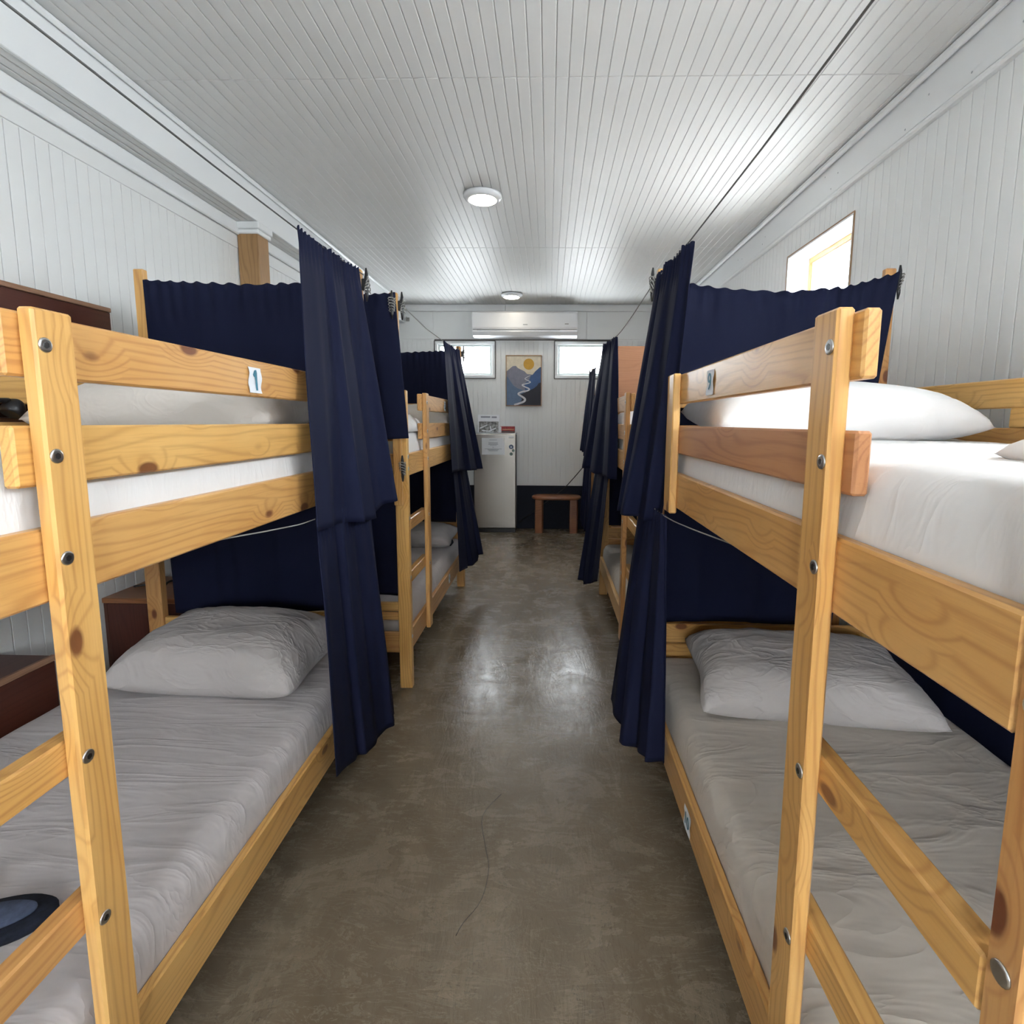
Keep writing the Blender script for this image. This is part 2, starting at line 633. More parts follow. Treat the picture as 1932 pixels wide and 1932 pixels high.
split_boards(wl, 'Y', XL, (YF, YB), 0.0, 2.66, [], 1)
board('wall_strip', (XL - 0.012, YF, 2.664), (XL + 0.002, YB, 2.745), 'wall', wl, 0.002)
t = structure(place('trim_1', None, None, T(XL, 0, 2.8)), 'white boxed beam along the top of the left wall')
board('crown_strip', (XL, YF, 2.75), (XL + 0.022, YB, 2.83), 'trim', t, 0.006)
board('beam_face', (-1.99, YF, 2.83), (-1.97, YB, ZC - 0.012), 'trim', t, 0.003)
for i in range(3):
    x0 = -1.99 - 0.0465 * i
    board('soffit_board', (x0 - 0.042, YF, 2.832), (x0 - 0.001, YB, 2.85), 'ceil', t, 0.003)
board('cove', (-1.97, YF, ZC - 0.04), (-1.945, YB, ZC - 0.010), 'trim', t, 0.010)

# right wall with two window openings
rx0, rx1 = XR + 0.005, XR + 0.22
boxes, prev = [], YF - 0.2
for a, b in WIN_RIGHT:
    boxes += [((rx0, prev, 0), (rx1, a, ZC)), ((rx0, a, 0), (rx1, b, WR_Z[0])), ((rx0, a, WR_Z[1]), (rx1, b, ZC))]
    prev = b
boxes.append(((rx0, prev, 0), (rx1, YB + 0.2, ZC)))
wr = structure(place('wall_right', boxes_mesh('w', boxes), 'backing', T(0, 0, 0)), 'white grooved board wall behind the right row of bunks')
split_boards(wr, 'Y', XR, (YF, YB), 0.0, 2.84, [(a, b, *WR_Z) for a, b in WIN_RIGHT], -1)
t = structure(place('trim_2', None, None, T(XR, 0, 2.95)), 'white fascia board and mouldings along the top of the right wall')
board('fascia', (XR - 0.018, YF, 2.865), (XR + 0.012, YB, ZC - 0.012), 'trim', t, 0.003)
board('moulding', (XR - 0.030, YF, 2.835), (XR + 0.012, YB, 2.862), 'trim', t, 0.008)
board('cove', (XR - 0.05, YF, ZC - 0.05), (XR - 0.018, YB, ZC - 0.010), 'trim', t, 0.012)
nail = lathe_mesh([(0.0045, 0), (0.0045, 0.001), (0.002, 0.0018)], 8)
for i, (y, z) in enumerate([(2.12, 2.93), (2.35, 2.90), (2.6, 2.96), (2.75, 2.89), (3.35, 2.96), (3.42, 2.90), (3.5, 3.0), (4.4, 2.95), (4.45, 2.91), (4.9, 2.93), (5.0, 2.95)]):
    place('nail_head', nail, 'greyplastic', T(XR - 0.018, y, z) @ Matrix.Rotation(-math.pi / 2, 4, 'Y'), t)

# end wall
boxes, prev = [], XL - 0.2
for a, b in WIN_BACK:
    boxes += [((prev, YB + 0.005, 0), (a, YB + 0.2, ZC)), ((a, YB + 0.005, 0), (b, YB + 0.2, WB_Z[0])), ((a, YB + 0.005, WB_Z[1]), (b, YB + 0.2, ZC))]
    prev = b
boxes.append(((prev, YB + 0.005, 0), (XR + 0.2, YB + 0.2, ZC)))
wb = structure(place('wall_back', boxes_mesh('w', boxes), 'backing', T(0, 0, 0)), 'white grooved end wall with a navy base and two small windows')
split_boards(wb, 'X', YB, (XL, XR), 0.625, 2.605, [(a, b, *WB_Z) for a, b in WIN_BACK], -1, gap=0.0035)
for a, b in ((XL, -1.585), (-1.583, -0.36), (-0.357, 0.50), (0.503, XR)):
    board('upper_panel', (a + 0.001, YB, 2.615), (b - 0.001, YB + 0.014, ZC - 0.10), 'wall', wb, 0.002)
board('base_panel', (XL, YB - 0.006, 0.0), (XR, YB + 0.014, 0.615), 'navywall', wb, 0.002)
t = structure(place('trim_3', None, None, T(0, YB, 2.98)), 'white crown strips above the air conditioner')
board('crown_strip', (XL, YB - 0.022, ZC - 0.098), (-0.60, YB + 0.012, ZC - 0.012), 'trim', t, 0.004)
board('crown_strip', (-0.597, YB - 0.022, ZC - 0.098), (XR, YB + 0.012, ZC - 0.012), 'trim', t, 0.004)
board('edge_strip', (-1.57, YB - 0.006, 2.600), (0.92, YB + 0.005, 2.613), 'darkline', t, 0.001)

# wall behind the camera with a glazed double door
d0, d1, dz = DOOR
wf = structure(place('wall_front', boxes_mesh('w', [((XL - 0.2, YF - 0.2, 0), (d0, YF, ZC)), ((d1, YF - 0.2, 0), (XR + 0.2, YF, ZC)), ((d0, YF - 0.2, dz), (d1, YF, ZC))]), 'wall', T(0, 0, 0)), 'white wall behind the viewer with a glazed door')
dr = structure(place('door_1', None, None, T(0, YF, 0)), 'white framed glazed double door')
mid = (d0 + d1) / 2
for a, b in ((d0, mid), (mid, d1)):
    for p, q in (((a, 0.0), (a + 0.07, dz)), ((b - 0.07, 0.0), (b, dz)), ((a + 0.07, dz - 0.08), (b - 0.07, dz)), ((a + 0.07, 0.0), (b - 0.07, 0.18)), ((a + 0.07, 0.18), (b - 0.07, 1.28))):
        board('door_rail', (p[0], YF - 0.12, p[1]), (q[0], YF - 0.08, q[1]), 'trim', dr, 0.003)
    board('pane', (a + 0.07, YF - 0.103, 1.28), (b - 0.07, YF - 0.097, dz - 0.08), 'glass', dr, 0)
structure(place('light_block_slab', boxes_mesh('r', [((XL - 0.3, YF - 0.3, ZC + 0.004), (XR + 0.3, YB + 0.3, ZC + 0.2))]), 'backing', T(0, 0, 0)), 'unseen slab added above the ceiling boards to block light')  # unseen slab, added over the ceiling to keep outside light from leaking in

# ceiling of narrow grooved boards, joints every 2.4 m
cl = structure(place('ceiling', boxes_mesh('c', [((XL, YF, ZC - 0.002), (XR, YB, ZC + 0.004))]), 'backing', T(0, 0, 0)), 'white ceiling of narrow grooved boards')
rows = [YF, 0.25, 2.65, 5.05, YB]
nb = 61
cw = (XR - (-1.965)) / nb
for r in range(4):
    for i in range(nb):
        x0 = -1.965 + i * cw
        board('ceiling_board', (x0 + 0.0013, rows[r] + 0.0012, ZC - 0.006), (x0 + cw - 0.0013, rows[r + 1] - 0.0012, ZC), 'ceil', cl, 0.0028)

# windows in the end wall
for i, (a, b) in enumerate(WIN_BACK):
    w = structure(place('window_%d' % (i + 1), None, None, T((a + b) / 2, YB, WB_Z[0])), ('small white framed window %s of the mountain picture' % ('to the left', 'to the right')[i]))
    z0, z1 = WB_Z
    for p, q in (((a - 0.008, z0 - 0.010), (b + 0.008, z0)), ((a - 0.008, z1), (b + 0.008, z1 + 0.008)), ((a - 0.010, z0), (a, z1)), ((b, z0), (b + 0.010, z1))):
        board('casing', (p[0], YB - 0.010, p[1]), (q[0], YB + 0.012, q[1]), 'darkline', w, 0.001)
    fwd = 0.042
    for p, q in (((a, z0), (b, z0 + fwd)), ((a, z1 - fwd), (b, z1)), ((a, z0 + fwd), (a + fwd, z1 - fwd)), ((b - fwd, z0 + fwd), (b, z1 - fwd))):
        board('frame_rail', (p[0], YB - 0.004, p[1]), (q[0], YB + 0.07, q[1]), 'trim', w, 0.004)
    a2, b2, y0, y1, s = a + fwd, b - fwd, z0 + fwd, z1 - fwd, 0.030
    for p, q in (((a2, y0), (b2, y0 + s)), ((a2, y1 - s), (b2, y1)), ((a2, y0 + s), (a2 + s, y1 - s)), ((b2 - s, y0 + s), (b2, y1 - s))):
        board('sash_rail', (p[0], YB + 0.025, p[1]), (q[0], YB + 0.062, q[1]), 'alu', w, 0.004)
    board('pane', (a2 + s, YB + 0.040, y0 + s), (b2 - s, YB + 0.045, y1 - s), 'glass', w, 0)

# windows in the right wall: deep white reveal, pine frame
for i, (a, b) in enumerate(WIN_RIGHT):
    w = structure(place('window_%d' % (i + 3), None, None, T(XR, (a + b) / 2, WR_Z[0])), 'deep set pine framed window high in the right wall')
    z0, z1 = WR_Z
    th = 0.012
    for p, q in (((XR - 0.004, a, z0), (rx1, b, z0 + th)), ((XR - 0.004, a, z1 - th), (rx1, b, z1)), ((XR - 0.004, a, z0 + th), (rx1, a + th, z1 - th)), ((XR - 0.004, b - th, z0 + th), (rx1, b, z1 - th))):
        board('reveal', p, q, 'trim', w, 0.001)
    for p, q in (((a - 0.006, z0 - 0.006), (b + 0.006, z0)), ((a - 0.006, z1), (b + 0.006, z1 + 0.008)), ((a - 0.008, z0), (a, z1)), ((b, z0), (b + 0.008, z1))):
        board('edge_strip', (XR - 0.006, p[0], p[1]), (XR + 0.008, q[0], q[1]), 'ply_edge', w, 0.001)
    a2, b2, y0, y1, s = a + th, b - th, z0 + th, z1 - th, 0.035
    for p, q in (((a2, y0), (b2, y0 + s)), ((a2, y1 - s), (b2, y1)), ((a2, y0 + s), (a2 + s, y1 - s)), ((b2 - s, y0 + s), (b2, y1 - s))):
        board('frame_rail', (XR + 0.145, p[0], p[1]), (XR + 0.185, q[0], q[1]), 'pine', w, 0.003)
    a2, b2, y0, y1, s = a2 + s, b2 - s, y0 + s, y1 - s, 0.022
    for p, q in (((a2, y0), (b2, y0 + s)), ((a2, y1 - s), (b2, y1)), ((a2, y0 + s), (a2 + s, y1 - s)), ((b2 - s, y0 + s), (b2, y1 - s))):
        board('sash_rail', (XR + 0.150, p[0], p[1]), (XR + 0.180, q[0], q[1]), 'alu', w, 0.003)
    board('pane', (XR + 0.163, a2 + s, y0 + s), (XR + 0.167, b2 - s, y1 - s), 'glass', w, 0)

# timber column under the beam
cm = structure(place('column', None, None, T(-2.04, 3.8, 0)), 'square timber column with a white cap under the beam')
board('shaft', (-2.125, 3.73, 0), (-1.985, 3.87, 2.76), 'fir', cm, 0.004)
board('cap', (-2.13, 3.715, 2.755), (-1.97, 3.885, 2.785), 'trim', cm, 0.006)
board('cap', (-2.13, 3.705, 2.785), (-1.962, 3.895, 2.832), 'trim', cm, 0.006)

# ------------------------------------------------------------------ bunk beds
BW, BL = 1.04, 1.91
RZ = dict(r0=1.207, r1=1.327, a0=1.395, a1=1.490, c0=1.564, c1=1.662, b0=0.227, b1=0.347)
bolt_me = lathe_mesh([(0.0115, 0), (0.0115, 0.0012), (0.0100, 0.0022), (0.0080, 0.0024)], 18)
sock_me = lathe_mesh([(0.0052, 0), (0.0052, 0.0030)], 6, False)


def cleat(parent, pos, rotm):
    """black rope cleat: long horned body on two studs; local Z is its length, local X looks out from the wood"""
    base = T(*pos) @ rotm
    pts = [(0.020, 0, -0.07), (0.021, 0, -0.045), (0.018, 0, -0.015), (0.018, 0, 0.015), (0.021, 0, 0.045), (0.020, 0, 0.07)]
    c = place('cleat', tube_mesh(pts, [0.0035, 0.0075, 0.010, 0.010, 0.0075, 0.0035], 8), 'black', base, parent)
    place('cleat_foot', box_mesh(0.02, 0.018, 0.05, 0.003), 'black', base @ T(0.010, 0, 0), c)
    loop = [(0.024 + 0.008 * math.cos(a * 0.9), 0.017 * math.cos(a), -0.035 + 0.07 * (k / 40) + 0.010 * math.sin(a)) for k in range(41) for a in (k * 2 * math.pi / 8,)]
    place('rope_wrap', tube_mesh(loop, 0.0028, 6), 'rope', base, c)


def number_tag(parent, text, y, z, x, s, wid=0.062, hgt=0.068, wrinkle=0.0015):
    """paper label on the aisle face; s: +1 the face looks to +X, -1 to -X"""
    vs, fs = [], []
    n = 8
    for j in range(n + 1):
        for i in range(n + 1):
            a, b = i / n - 0.5, j / n - 0.5
            vs.append((0.0012 + wrinkle * (1 + math.sin(9 * b + 2 * a)), a * wid + 0.002 * math.sin(7 * b), b * hgt))
    for j in range(n):
        for i in range(n):
            k = j * (n + 1) + i
            fs.append((k, k + 1, k + n + 2, k + n + 1))
    R = Matrix.Identity(4) if s > 0 else Matrix.Rotation(math.pi, 4, 'Z')
    mw = T(x, y, z) @ R
    p = place('number_tag', mesh('tag', vs, fs, True), 'paper', mw, parent)
    p['label'] = 'small white paper tag with a hand painted %s' % text
    if text == '1':
        out = [(-0.013, 0.014), (-0.006, 0.026), (0.003, 0.028), (0.006, 0.020), (0.006, -0.002), (0.008, -0.027), (0.000, -0.027), (-0.003, 0.000), (-0.005, 0.008), (-0.010, 0.010)]
        num = place('numeral', poly_mesh(out, 0.0006), 'tealink', mw @ T(0.0012 + 2.2 * wrinkle, 0, 0) @ Matrix.Rotation(math.pi / 2, 4, 'Z'), p)
    else:
        cu = bpy.data.curves.new('numeral', 'FONT')
        cu.body = text
        cu.size = hgt * 0.95 if len(text) == 1 else hgt * 0.8
        cu.align_x, cu.align_y = 'CENTER', 'CENTER'
        cu.extrude = 0.0004
        tmp = bpy.data.objects.new('tmp', cu)
        me = bpy.data.meshes.new_from_object(tmp)
        bpy.data.objects.remove(tmp)
        num = place('numeral', me, 'tealink', mw @ T(0.0016 + 2 * wrinkle, 0, 0) @ Matrix(((0, 0, 1, 0), (1, 0, 0, 0), (0, 1, 0, 0), (0, 0, 0, 1))), p)


def bunk(label, xa, s, y0, tags=(), poles=('na', 'nw', 'fa', 'fw'), red=(), batten=True):
    """xa: aisle face of the long rails; s: +1 the bed reaches to +X; y0: near end"""
    y1 = y0 + BL
    bd = thing('bunk_bed', (xa + s * BW / 2, (y0 + y1) / 2, 0), label, 'bunk bed', 'pine bunk beds along the aisle')
    X = lambda u: xa + s * u

    def b(name, u0, u1, v0, v1, z0, z1, mat='pine', ch=0.004, par=bd):
        return board(name, (X(u0), v0, z0), (X(u1), v1, z1), mat, par, ch)
    pw, pt, bt = 0.07, 0.042, 0.024
    # corner posts
    for u in (0, BW - pw):
        b('post', u, u + pw, y0, y0 + pt, 0, 1.664)
        b('post', u, u + pw, y1 - pt, y1, 0, 1.664)
    # curtain poles screwed on
    pl = 0.045
    spots = {'na': (0.025, y0 - 0.022), 'nw': (BW - 0.07, y0 - 0.022), 'fa': (0.02, y1 + 0.022), 'fw': (BW - 0.06, y1 + 0.022)}
    for k in poles:
        u, v = spots[k]
        b('curtain_pole', u, u + pl, v, v + 0.022 if k[0] == 'n' else v + 0.03, 1.05, 2.155)
    # long rails, aisle and wall side
    for u in (0, BW - bt):
        b('side_rail', u, u + bt, y0 + pt, y1 - pt, RZ['r0'], RZ['r1'])
        b('side_rail', u, u + bt, y0 + pt, y1 - pt, RZ['b0'], RZ['b1'])
    # guard boards, aisle side: from the ladder post to the far batten
    b('guard_board', 0, bt, y0 + 0.335, y0 + 1.46, RZ['c0'], RZ['c1'])
    b('guard_board', 0, bt, y0 + 0.335, y0 + 1.46, RZ['a0'], RZ['a1'], 'pine_red' if 'guard' in red else 'pine')
    lp = b('ladder_post', -0.026, 0, y0 + 0.36, y0 + 0.43, 0.215, 1.668)
    if batten:
        b('guard_batten', -0.026, 0, y0 + 1.37, y0 + 1.46, 1.19, 1.664)
    for z in ((RZ['c0'] + RZ['c1']) / 2, (RZ['a0'] + RZ['a1']) / 2, 1.278, 0.935, 0.63):
        R = Matrix.Rotation(-s * math.pi / 2, 4, 'Y')
        mw = T(X(-0.026), y0 + 0.376, z) @ R
        bo = place('bolt', bolt_me, 'bolt', mw, lp)
        place('socket', sock_me, 'boltdark', mw, lp)
    for z in (1.31, 1.245, 0.973, 0.64, 0.30):
        mw = T(X(0), y0 + 0.022, z) @ Matrix.Rotation(-s * math.pi / 2, 4, 'Y')
        place('bolt', bolt_me, 'bolt', mw, bd)
    # ladder rungs
    for z in (0.903, 0.607):
        b('rung', 0.0, 0.034, y0 + pt, y0 + 0.425, z, z + 0.066)
    # wall side guard boards with short stiles
    b('guard_board', BW - bt, BW, y0 + pt, y1 - pt, 1.552, 1.645)
    b('guard_board', BW - bt, BW, y0 + pt, y1 - pt, 1.395, 1.490)
    for v in (0.55, 1.2):
        b('stile', BW - bt, BW - bt + 0.02, y0 + v, y0 + v + 0.09, 1.490, 1.552)
    # end boards
    for v, zs in ((y0 + 0.006, ((1.207, 1.327), (1.395, 1.49), (1.564, 1.655), (0.207, 0.327), (0.397, 0.442), (0.449, 0.499))),
                  (y1 - 0.006 - bt, ((1.207, 1.327), (1.395, 1.49), (1.564, 1.655), (0.207, 0.327), (0.42, 0.50), (0.508, 0.595)))):
        for z0, z1 in zs:
            b('end_board', pw, BW - pw, v, v + bt, z0, z1)
    # slats under both mattresses
    for z in (1.225, 0.25):
        b('slat_bearer', bt, bt + 0.03, y0 + pt, y1 - pt, z, z + 0.03)
        b('slat_bearer', BW - bt - 0.03, BW - bt, y0 + pt, y1 - pt, z, z + 0.03)
        for k in range(9):
            v = y0 + 0.08 + k * (BL - 0.25) / 8
            b('slat', bt + 0.001, BW - bt - 0.001, v, v + 0.08, z + 0.03, z + 0.046)
    out = Matrix.Rotation(0 if s < 0 else math.pi, 4, 'Z')
    for k in poles:
        u, v = spots[k]
        if k[1] == 'a':
            cleat(bd, (X(u), v + 0.012, 2.09), out)
        elif y0 < 1 and s > 0:
            cleat(bd, (X(u + pl), v + 0.012, 2.10), Matrix.Rotation(math.pi if s < 0 else 0, 4, 'Z'))
        if k == 'na':
            cleat(bd, (X(u + pl / 2), v, 2.09), Matrix.Rotation(-math.pi / 2, 4, 'Z'))
    if 'na' in poles and s < 0 and y0 > 2:
        cleat(bd, (X(0.02), y0, 1.25), Matrix.Rotation(-math.pi / 2, 4, 'Z'))
    if 'fa' in poles:
        cleat(bd, (X(0.042), y1 + 0.022, 2.085), Matrix.Rotation(-math.pi / 2, 4, 'Z'))
    for text, y, z, w in tags:
        number_tag(bd, text, y, z, X(0), -s, w)
    return bd


bedA = bunk('pine bunk bed beside the aisle with the number 1 tag on its guard board', -0.80, -1, 0.44, [('1', 1.445, 1.608, 0.062)], batten=False)
bedB = bunk('pine bunk bed with crumpled 9 tag above and 10 tag on its bottom rail', 0.442, 1, 0.44, [('9', 1.483, 1.610, 0.060), ('10', 1.515, 0.275, 0.07)], red=('guard',))
bedC = bunk('pine bunk bed standing between the number 1 bunk and the steel fridge', -0.757, -1, 2.82, [('3', 3.87, 1.61, 0.06), ('4', 3.95, 0.30, 0.06)], batten=False)
bedD = bunk('pine bunk bed with a pinkish plywood panel at its far end', 0.455, 1, 2.64, [], poles=('fa', 'fw'))
bedE = bunk('pine bunk bed hidden behind curtains next to the small bench', 0.50, 1, 4.72, [], poles=('fa', 'fw'))

# ------------------------------------------------------------------ bedding


def mattress(label, u0, u1, v0, v1, z0, z1, mat, seed, sag=0.0, group=None, r=0.05):
    """rounded slab under a fitted sheet; origin at its base centre"""
    lx, ly, h = u1 - u0, v1 - v0, z1 - z0
    nx, ny = 34, 60
    vs, fs = [], []

    def co(i, n, L):                      # more points near the edges
        t = i / n
        t = 0.5 - 0.5 * math.cos(math.pi * t) * (0.55 + 0.45 * abs(math.cos(math.pi * t)))
        return (t - 0.5) * L
    top = {}
    for j in range(ny + 1):
        for i in range(nx + 1):
            x, y = co(i, nx, lx), co(j, ny, ly)
            ex, ey = max(0, abs(x) - (lx / 2 - r)), max(0, abs(y) - (ly / 2 - r))
            e = min(1.0, math.hypot(ex, ey) / r)
            z = h - r * (1 - math.sqrt(max(0, 1 - e * e)))
            w = 0.006 * noise.noise(Vector((x * 3 + seed, y * 3, seed))) + 0.004 * noise.noise(Vector((x * 2 + y * 5 + seed, y * 9 - x * 3, seed * 2)))
            fold = 0.0035 * max(0, noise.noise(Vector((x * 1.5 + seed, (y + x * 0.4) * 16, 3)))) * (0.4 + 0.6 * (abs(x) / (lx / 2)))
            top[i, j] = len(vs)
            vs.append((x, y, z + (w + fold) * (1 - 0.7 * e) - sag * math.cos(math.pi * x / lx) * math.cos(math.pi * y / ly)))
    for j in range(ny):
        for i in range(nx):
            fs.append((top[i, j], top[i + 1, j], top[i + 1, j + 1], top[i, j + 1]))
    ring = [(i, 0) for i in range(nx + 1)] + [(nx, j) for j in range(1, ny + 1)] + [(i, ny) for i in range(nx - 1, -1, -1)] + [(0, j) for j in range(ny - 1, 0, -1)]
    prev = [top[k] for k in ring]
    for lev, (zf, off) in enumerate(((0.5, 0.004), (0.2, 0.0), (0.0, -0.008))):
        cur = []
        for k, (i, j) in enumerate(ring):
            x, y, z = vs[top[i, j]]
            nx_, ny_ = (1 if i == nx else -1 if i == 0 else 0), (1 if j == ny else -1 if j == 0 else 0)
            wv = 0.004 * noise.noise(Vector((x * 14 + seed, y * 14, lev)))
            cur.append(len(vs))
            vs.append((x + nx_ * (off + wv), y + ny_ * (off + wv), (h - r) * zf))
        n = len(ring)
        for k in range(n):
            q = (k + 1) % n
            fs.append((prev[k], cur[k], cur[q], prev[q]))
        prev = cur
    fs.append(tuple(prev))
    o = place('mattress', mesh('mattress', vs, fs, True), mat, T((u0 + u1) / 2, (v0 + v1) / 2, z0))
    return tag(o, label, 'mattress', group or 'bunk mattresses')


def pillow(label, c, L, W, H, mat, rz=0, tilt=(0, 0), seed=0, group='pillows on the bunks', droop=0.0, crease=1.0):
    n, m = 44, 32
    vs, fs = [], []
    idx = {}
    for side in (1, -1):
        for j in range(m + 1):
            for i in range(n + 1):
                u, v = -1 + 2 * i / n, -1 + 2 * j / m
                u = math.copysign(abs(u) ** 0.8, u)
                v = math.copysign(abs(v) ** 0.8, v)
                edge = i in (0, n) or j in (0, m)
                if edge and side < 0:
                    idx[side, i, j] = idx[1, i, j]
                    continue
                t = (1 - abs(u) ** 3.6) * (1 - abs(v) ** 3.0)
                z = H * max(0, t) ** 0.46
                x = L / 2 * u * (1 - 0.10 * (1 - v * v) ** 2 * abs(u) ** 3) * (1 - 0.05 * v * v)
                y = W / 2 * v * (1 - 0.13 * (1 - u * u) ** 1 * abs(v) ** 3)
                ed = max(abs(u), abs(v))
                wr = crease * (0.011 * noise.noise(Vector((u * 2.2 + seed, v * 2.2, seed))) + 0.007 * ed * noise.noise(Vector((u * 7 + seed, v * 3 + u * 5, seed + 5))) + 0.004 * ed * noise.noise(Vector((u * 5 - v * 9, v * 12 + seed, seed))))
                zz = (z * 0.62 + wr * min(1, t * 4)) if side > 0 else (-z * 0.38)
                idx[side, i, j] = len(vs)
                vs.append((x, y, zz + H * 0.38))
        for j in range(m):
            for i in range(n):
                q = (idx[side, i, j], idx[side, i + 1, j], idx[side, i + 1, j + 1], idx[side, i, j + 1])
                fs.append(q if side > 0 else tuple(reversed(q)))
    mw = T(*c) @ Matrix.Rotation(rz, 4, 'Z') @ Matrix.Rotation(tilt[0], 4, 'X') @ Matrix.Rotation(tilt[1], 4, 'Y')
    return tag(place('pillow', mesh('pillow', vs, fs, True), mat, mw), label, 'pillow', group)


def bed_mats(xa, s, y0, up_label, lo_label, up_mat, lo_mat, seed):
    a, b = sorted((xa + s * 0.028, xa + s * (BW - 0.028)))
    mattress(up_label, a, b, y0 + 0.05, y0 + BL - 0.05, 1.272, 1.445, up_mat, seed)
    mattress(lo_label, a, b, y0 + 0.05, y0 + BL - 0.05, 0.297, 0.465, lo_mat, seed + 3.3)


bed_mats(-0.80, -1, 0.44, 'white sheeted mattress on the upper berth of the number 1 bunk', 'pale lilac grey sheeted mattress with a slipper on it', 'sheet_white', 'sheet_grey', 1.3)
bed_mats(0.442, 1, 0.44, 'bright white sheeted mattress on the upper berth of the number 9 bunk', 'creased warm grey sheeted mattress behind the 10 tag', 'sheet_white', 'sheet_beige', 4.1)
bed_mats(-0.757, -1, 2.82, 'white sheeted upper mattress under the crumpled blanket near the fridge', 'grey sheeted lower mattress of the bunk nearest the fridge', 'sheet_white', 'sheet_grey', 7.7)
bed_mats(0.455, 1, 2.64, 'white sheeted upper mattress in front of the plywood panel', 'pale sheeted lower mattress under the bunk with the plywood panel', 'sheet_white', 'sheet_beige', 9.2)

pillow('cream pillow lying behind the guard board with the 1 tag', (-1.33, 1.98, 1.440), 0.86, 0.52, 0.22, 'pillow_cream', 0.02, (0.10, 0), 1)
pillow('creased grey pillow on the lower berth by the long blue curtain', (-1.27, 2.04, 0.462), 0.76, 0.50, 0.25, 'pillow_grey', -0.05, (0.10, 0), 2)
pillow('plump white pillow behind the crumpled 9 tag', (0.975, 1.98, 1.440), 0.90, 0.54, 0.21, 'pillow_white', 0.0, (0.10, 0), 3, crease=0.6)
pillow('grey pillow on the creased warm grey mattress', (0.96, 1.94, 0.463), 0.82, 0.50, 0.21, 'pillow_grey', -0.12, (0.12, 0), 4)
pillow('white pillow corner at the edge of the bright upper mattress', (1.03, 0.66, 1.412), 0.70, 0.36, 0.11, 'pillow_white', -0.15, (0, 0), 5)
pillow('cream pillow on the upper berth between the two curtains near the fridge', (-1.10, 4.42, 1.440), 0.62, 0.42, 0.20, 'pillow_cream', 0, (0.1, 0), 6)
pillow('grey pillow on the lower berth of the bunk nearest the fridge', (-1.10, 4.42, 0.462), 0.64, 0.44, 0.17, 'pillow_grey', 0, (0.1, 0), 7)
pillow('white pillow in front of the pinkish plywood panel', (0.86, 4.22, 1.440), 0.66, 0.44, 0.17, 'pillow_white', 0, (0.1, 0), 8)


def crumple(name, label, c, rx, ry, h, mat, seed, cat, sharp=1.0):
    """soft heap of cloth: a domed grid with deep folds, closed underneath"""
    n = 36
    vs, fs = [], []
    for j in range(n + 1):
        for i in range(n + 1):
            u, v = -1 + 2 * i / n, -1 + 2 * j / n
            t = max(0, 1 - abs(u) ** 3) * max(0, 1 - abs(v) ** 3)
            w = noise.noise(Vector((u * 2 + seed, v * 2, seed))) * 0.35 + abs(noise.noise(Vector((u * 4 + v * 2, v * 5 + seed, seed)))) * 0.45 * sharp
            vs.append((u * rx * (1 + 0.10 * noise.noise(Vector((v * 3, seed, 0)))), v * ry * (1 + 0.10 * noise.noise(Vector((u * 3, 0, seed)))), h * t ** 0.45 * (0.75 + w)))
    for j in range(n):
        for i in range(n):
            k = j * (n + 1) + i
            fs.append((k, k + 1, k + n + 2, k + n + 1))
    base = len(vs)
    ring = [i for i in range(n + 1)] + [(j + 1) * (n + 1) - 1 for j in range(1, n + 1)] + [n * (n + 1) + i for i in range(n - 1, -1, -1)] + [j * (n + 1) for j in range(n - 1, 0, -1)]
    fs.append(tuple(reversed(ring)))
    return tag(place(name, mesh(name, vs, fs, True), mat, T(*c)), label, cat)


crumple('blanket', 'crumpled white blanket at the foot of an upper berth near the cleat', (-0.98, 3.12, 1.442), 0.20, 0.20, 0.13, 'sheet_white', 3.0, 'blanket')
crumple('blanket', 'folded white blanket on the upper berth beside the 1 tag bunk ladder', (-1.02, 0.66, 1.442), 0.18, 0.13, 0.045, 'sheet_white', 8.0, 'blanket', 0.4)
crumple('sock', 'small dark cloth tucked by the grey pillow near the fridge', (-0.87, 4.40, 0.466), 0.06, 0.07, 0.06, 'slipper_dark', 5.0, 'cloth')

# slipper on the lower berth
sl = thing('slipper', (-1.14, 0.92, 0.466), 'navy plush slipper with a slate blue insole on the lilac grey mattress', 'slipper')


def slipper_outline(k, grow):
    pts = []
    for i in range(40):
        a = 2 * math.pi * i / 40
        x = 0.125 * math.cos(a)
        wdt = 0.046 + 0.008 * math.cos(a)
        y = wdt * math.sin(a)
        pts.append((x * (1 + grow / 0.125), y * (1 + grow / 0.046)))
    return pts


def slab(pts, z0, z1, rnd):
    n = len(pts)
    prof = [(1 - rnd, z0), (1.0, z0 + (z1 - z0) * 0.3), (1.0, z0 + (z1 - z0) * 0.7), (1 - rnd, z1)]
    vs = [(x * f, y * f, z) for f, z in prof for x, y in pts]
    fs = [tuple(reversed(range(n))), tuple(range(3 * n, 4 * n))]
    for j in range(3):
        for i in range(n):
            k = (i + 1) % n
            fs.append((j * n + i, j * n + k, (j + 1) * n + k, (j + 1) * n + i))
    return mesh('slab', vs, fs, True)


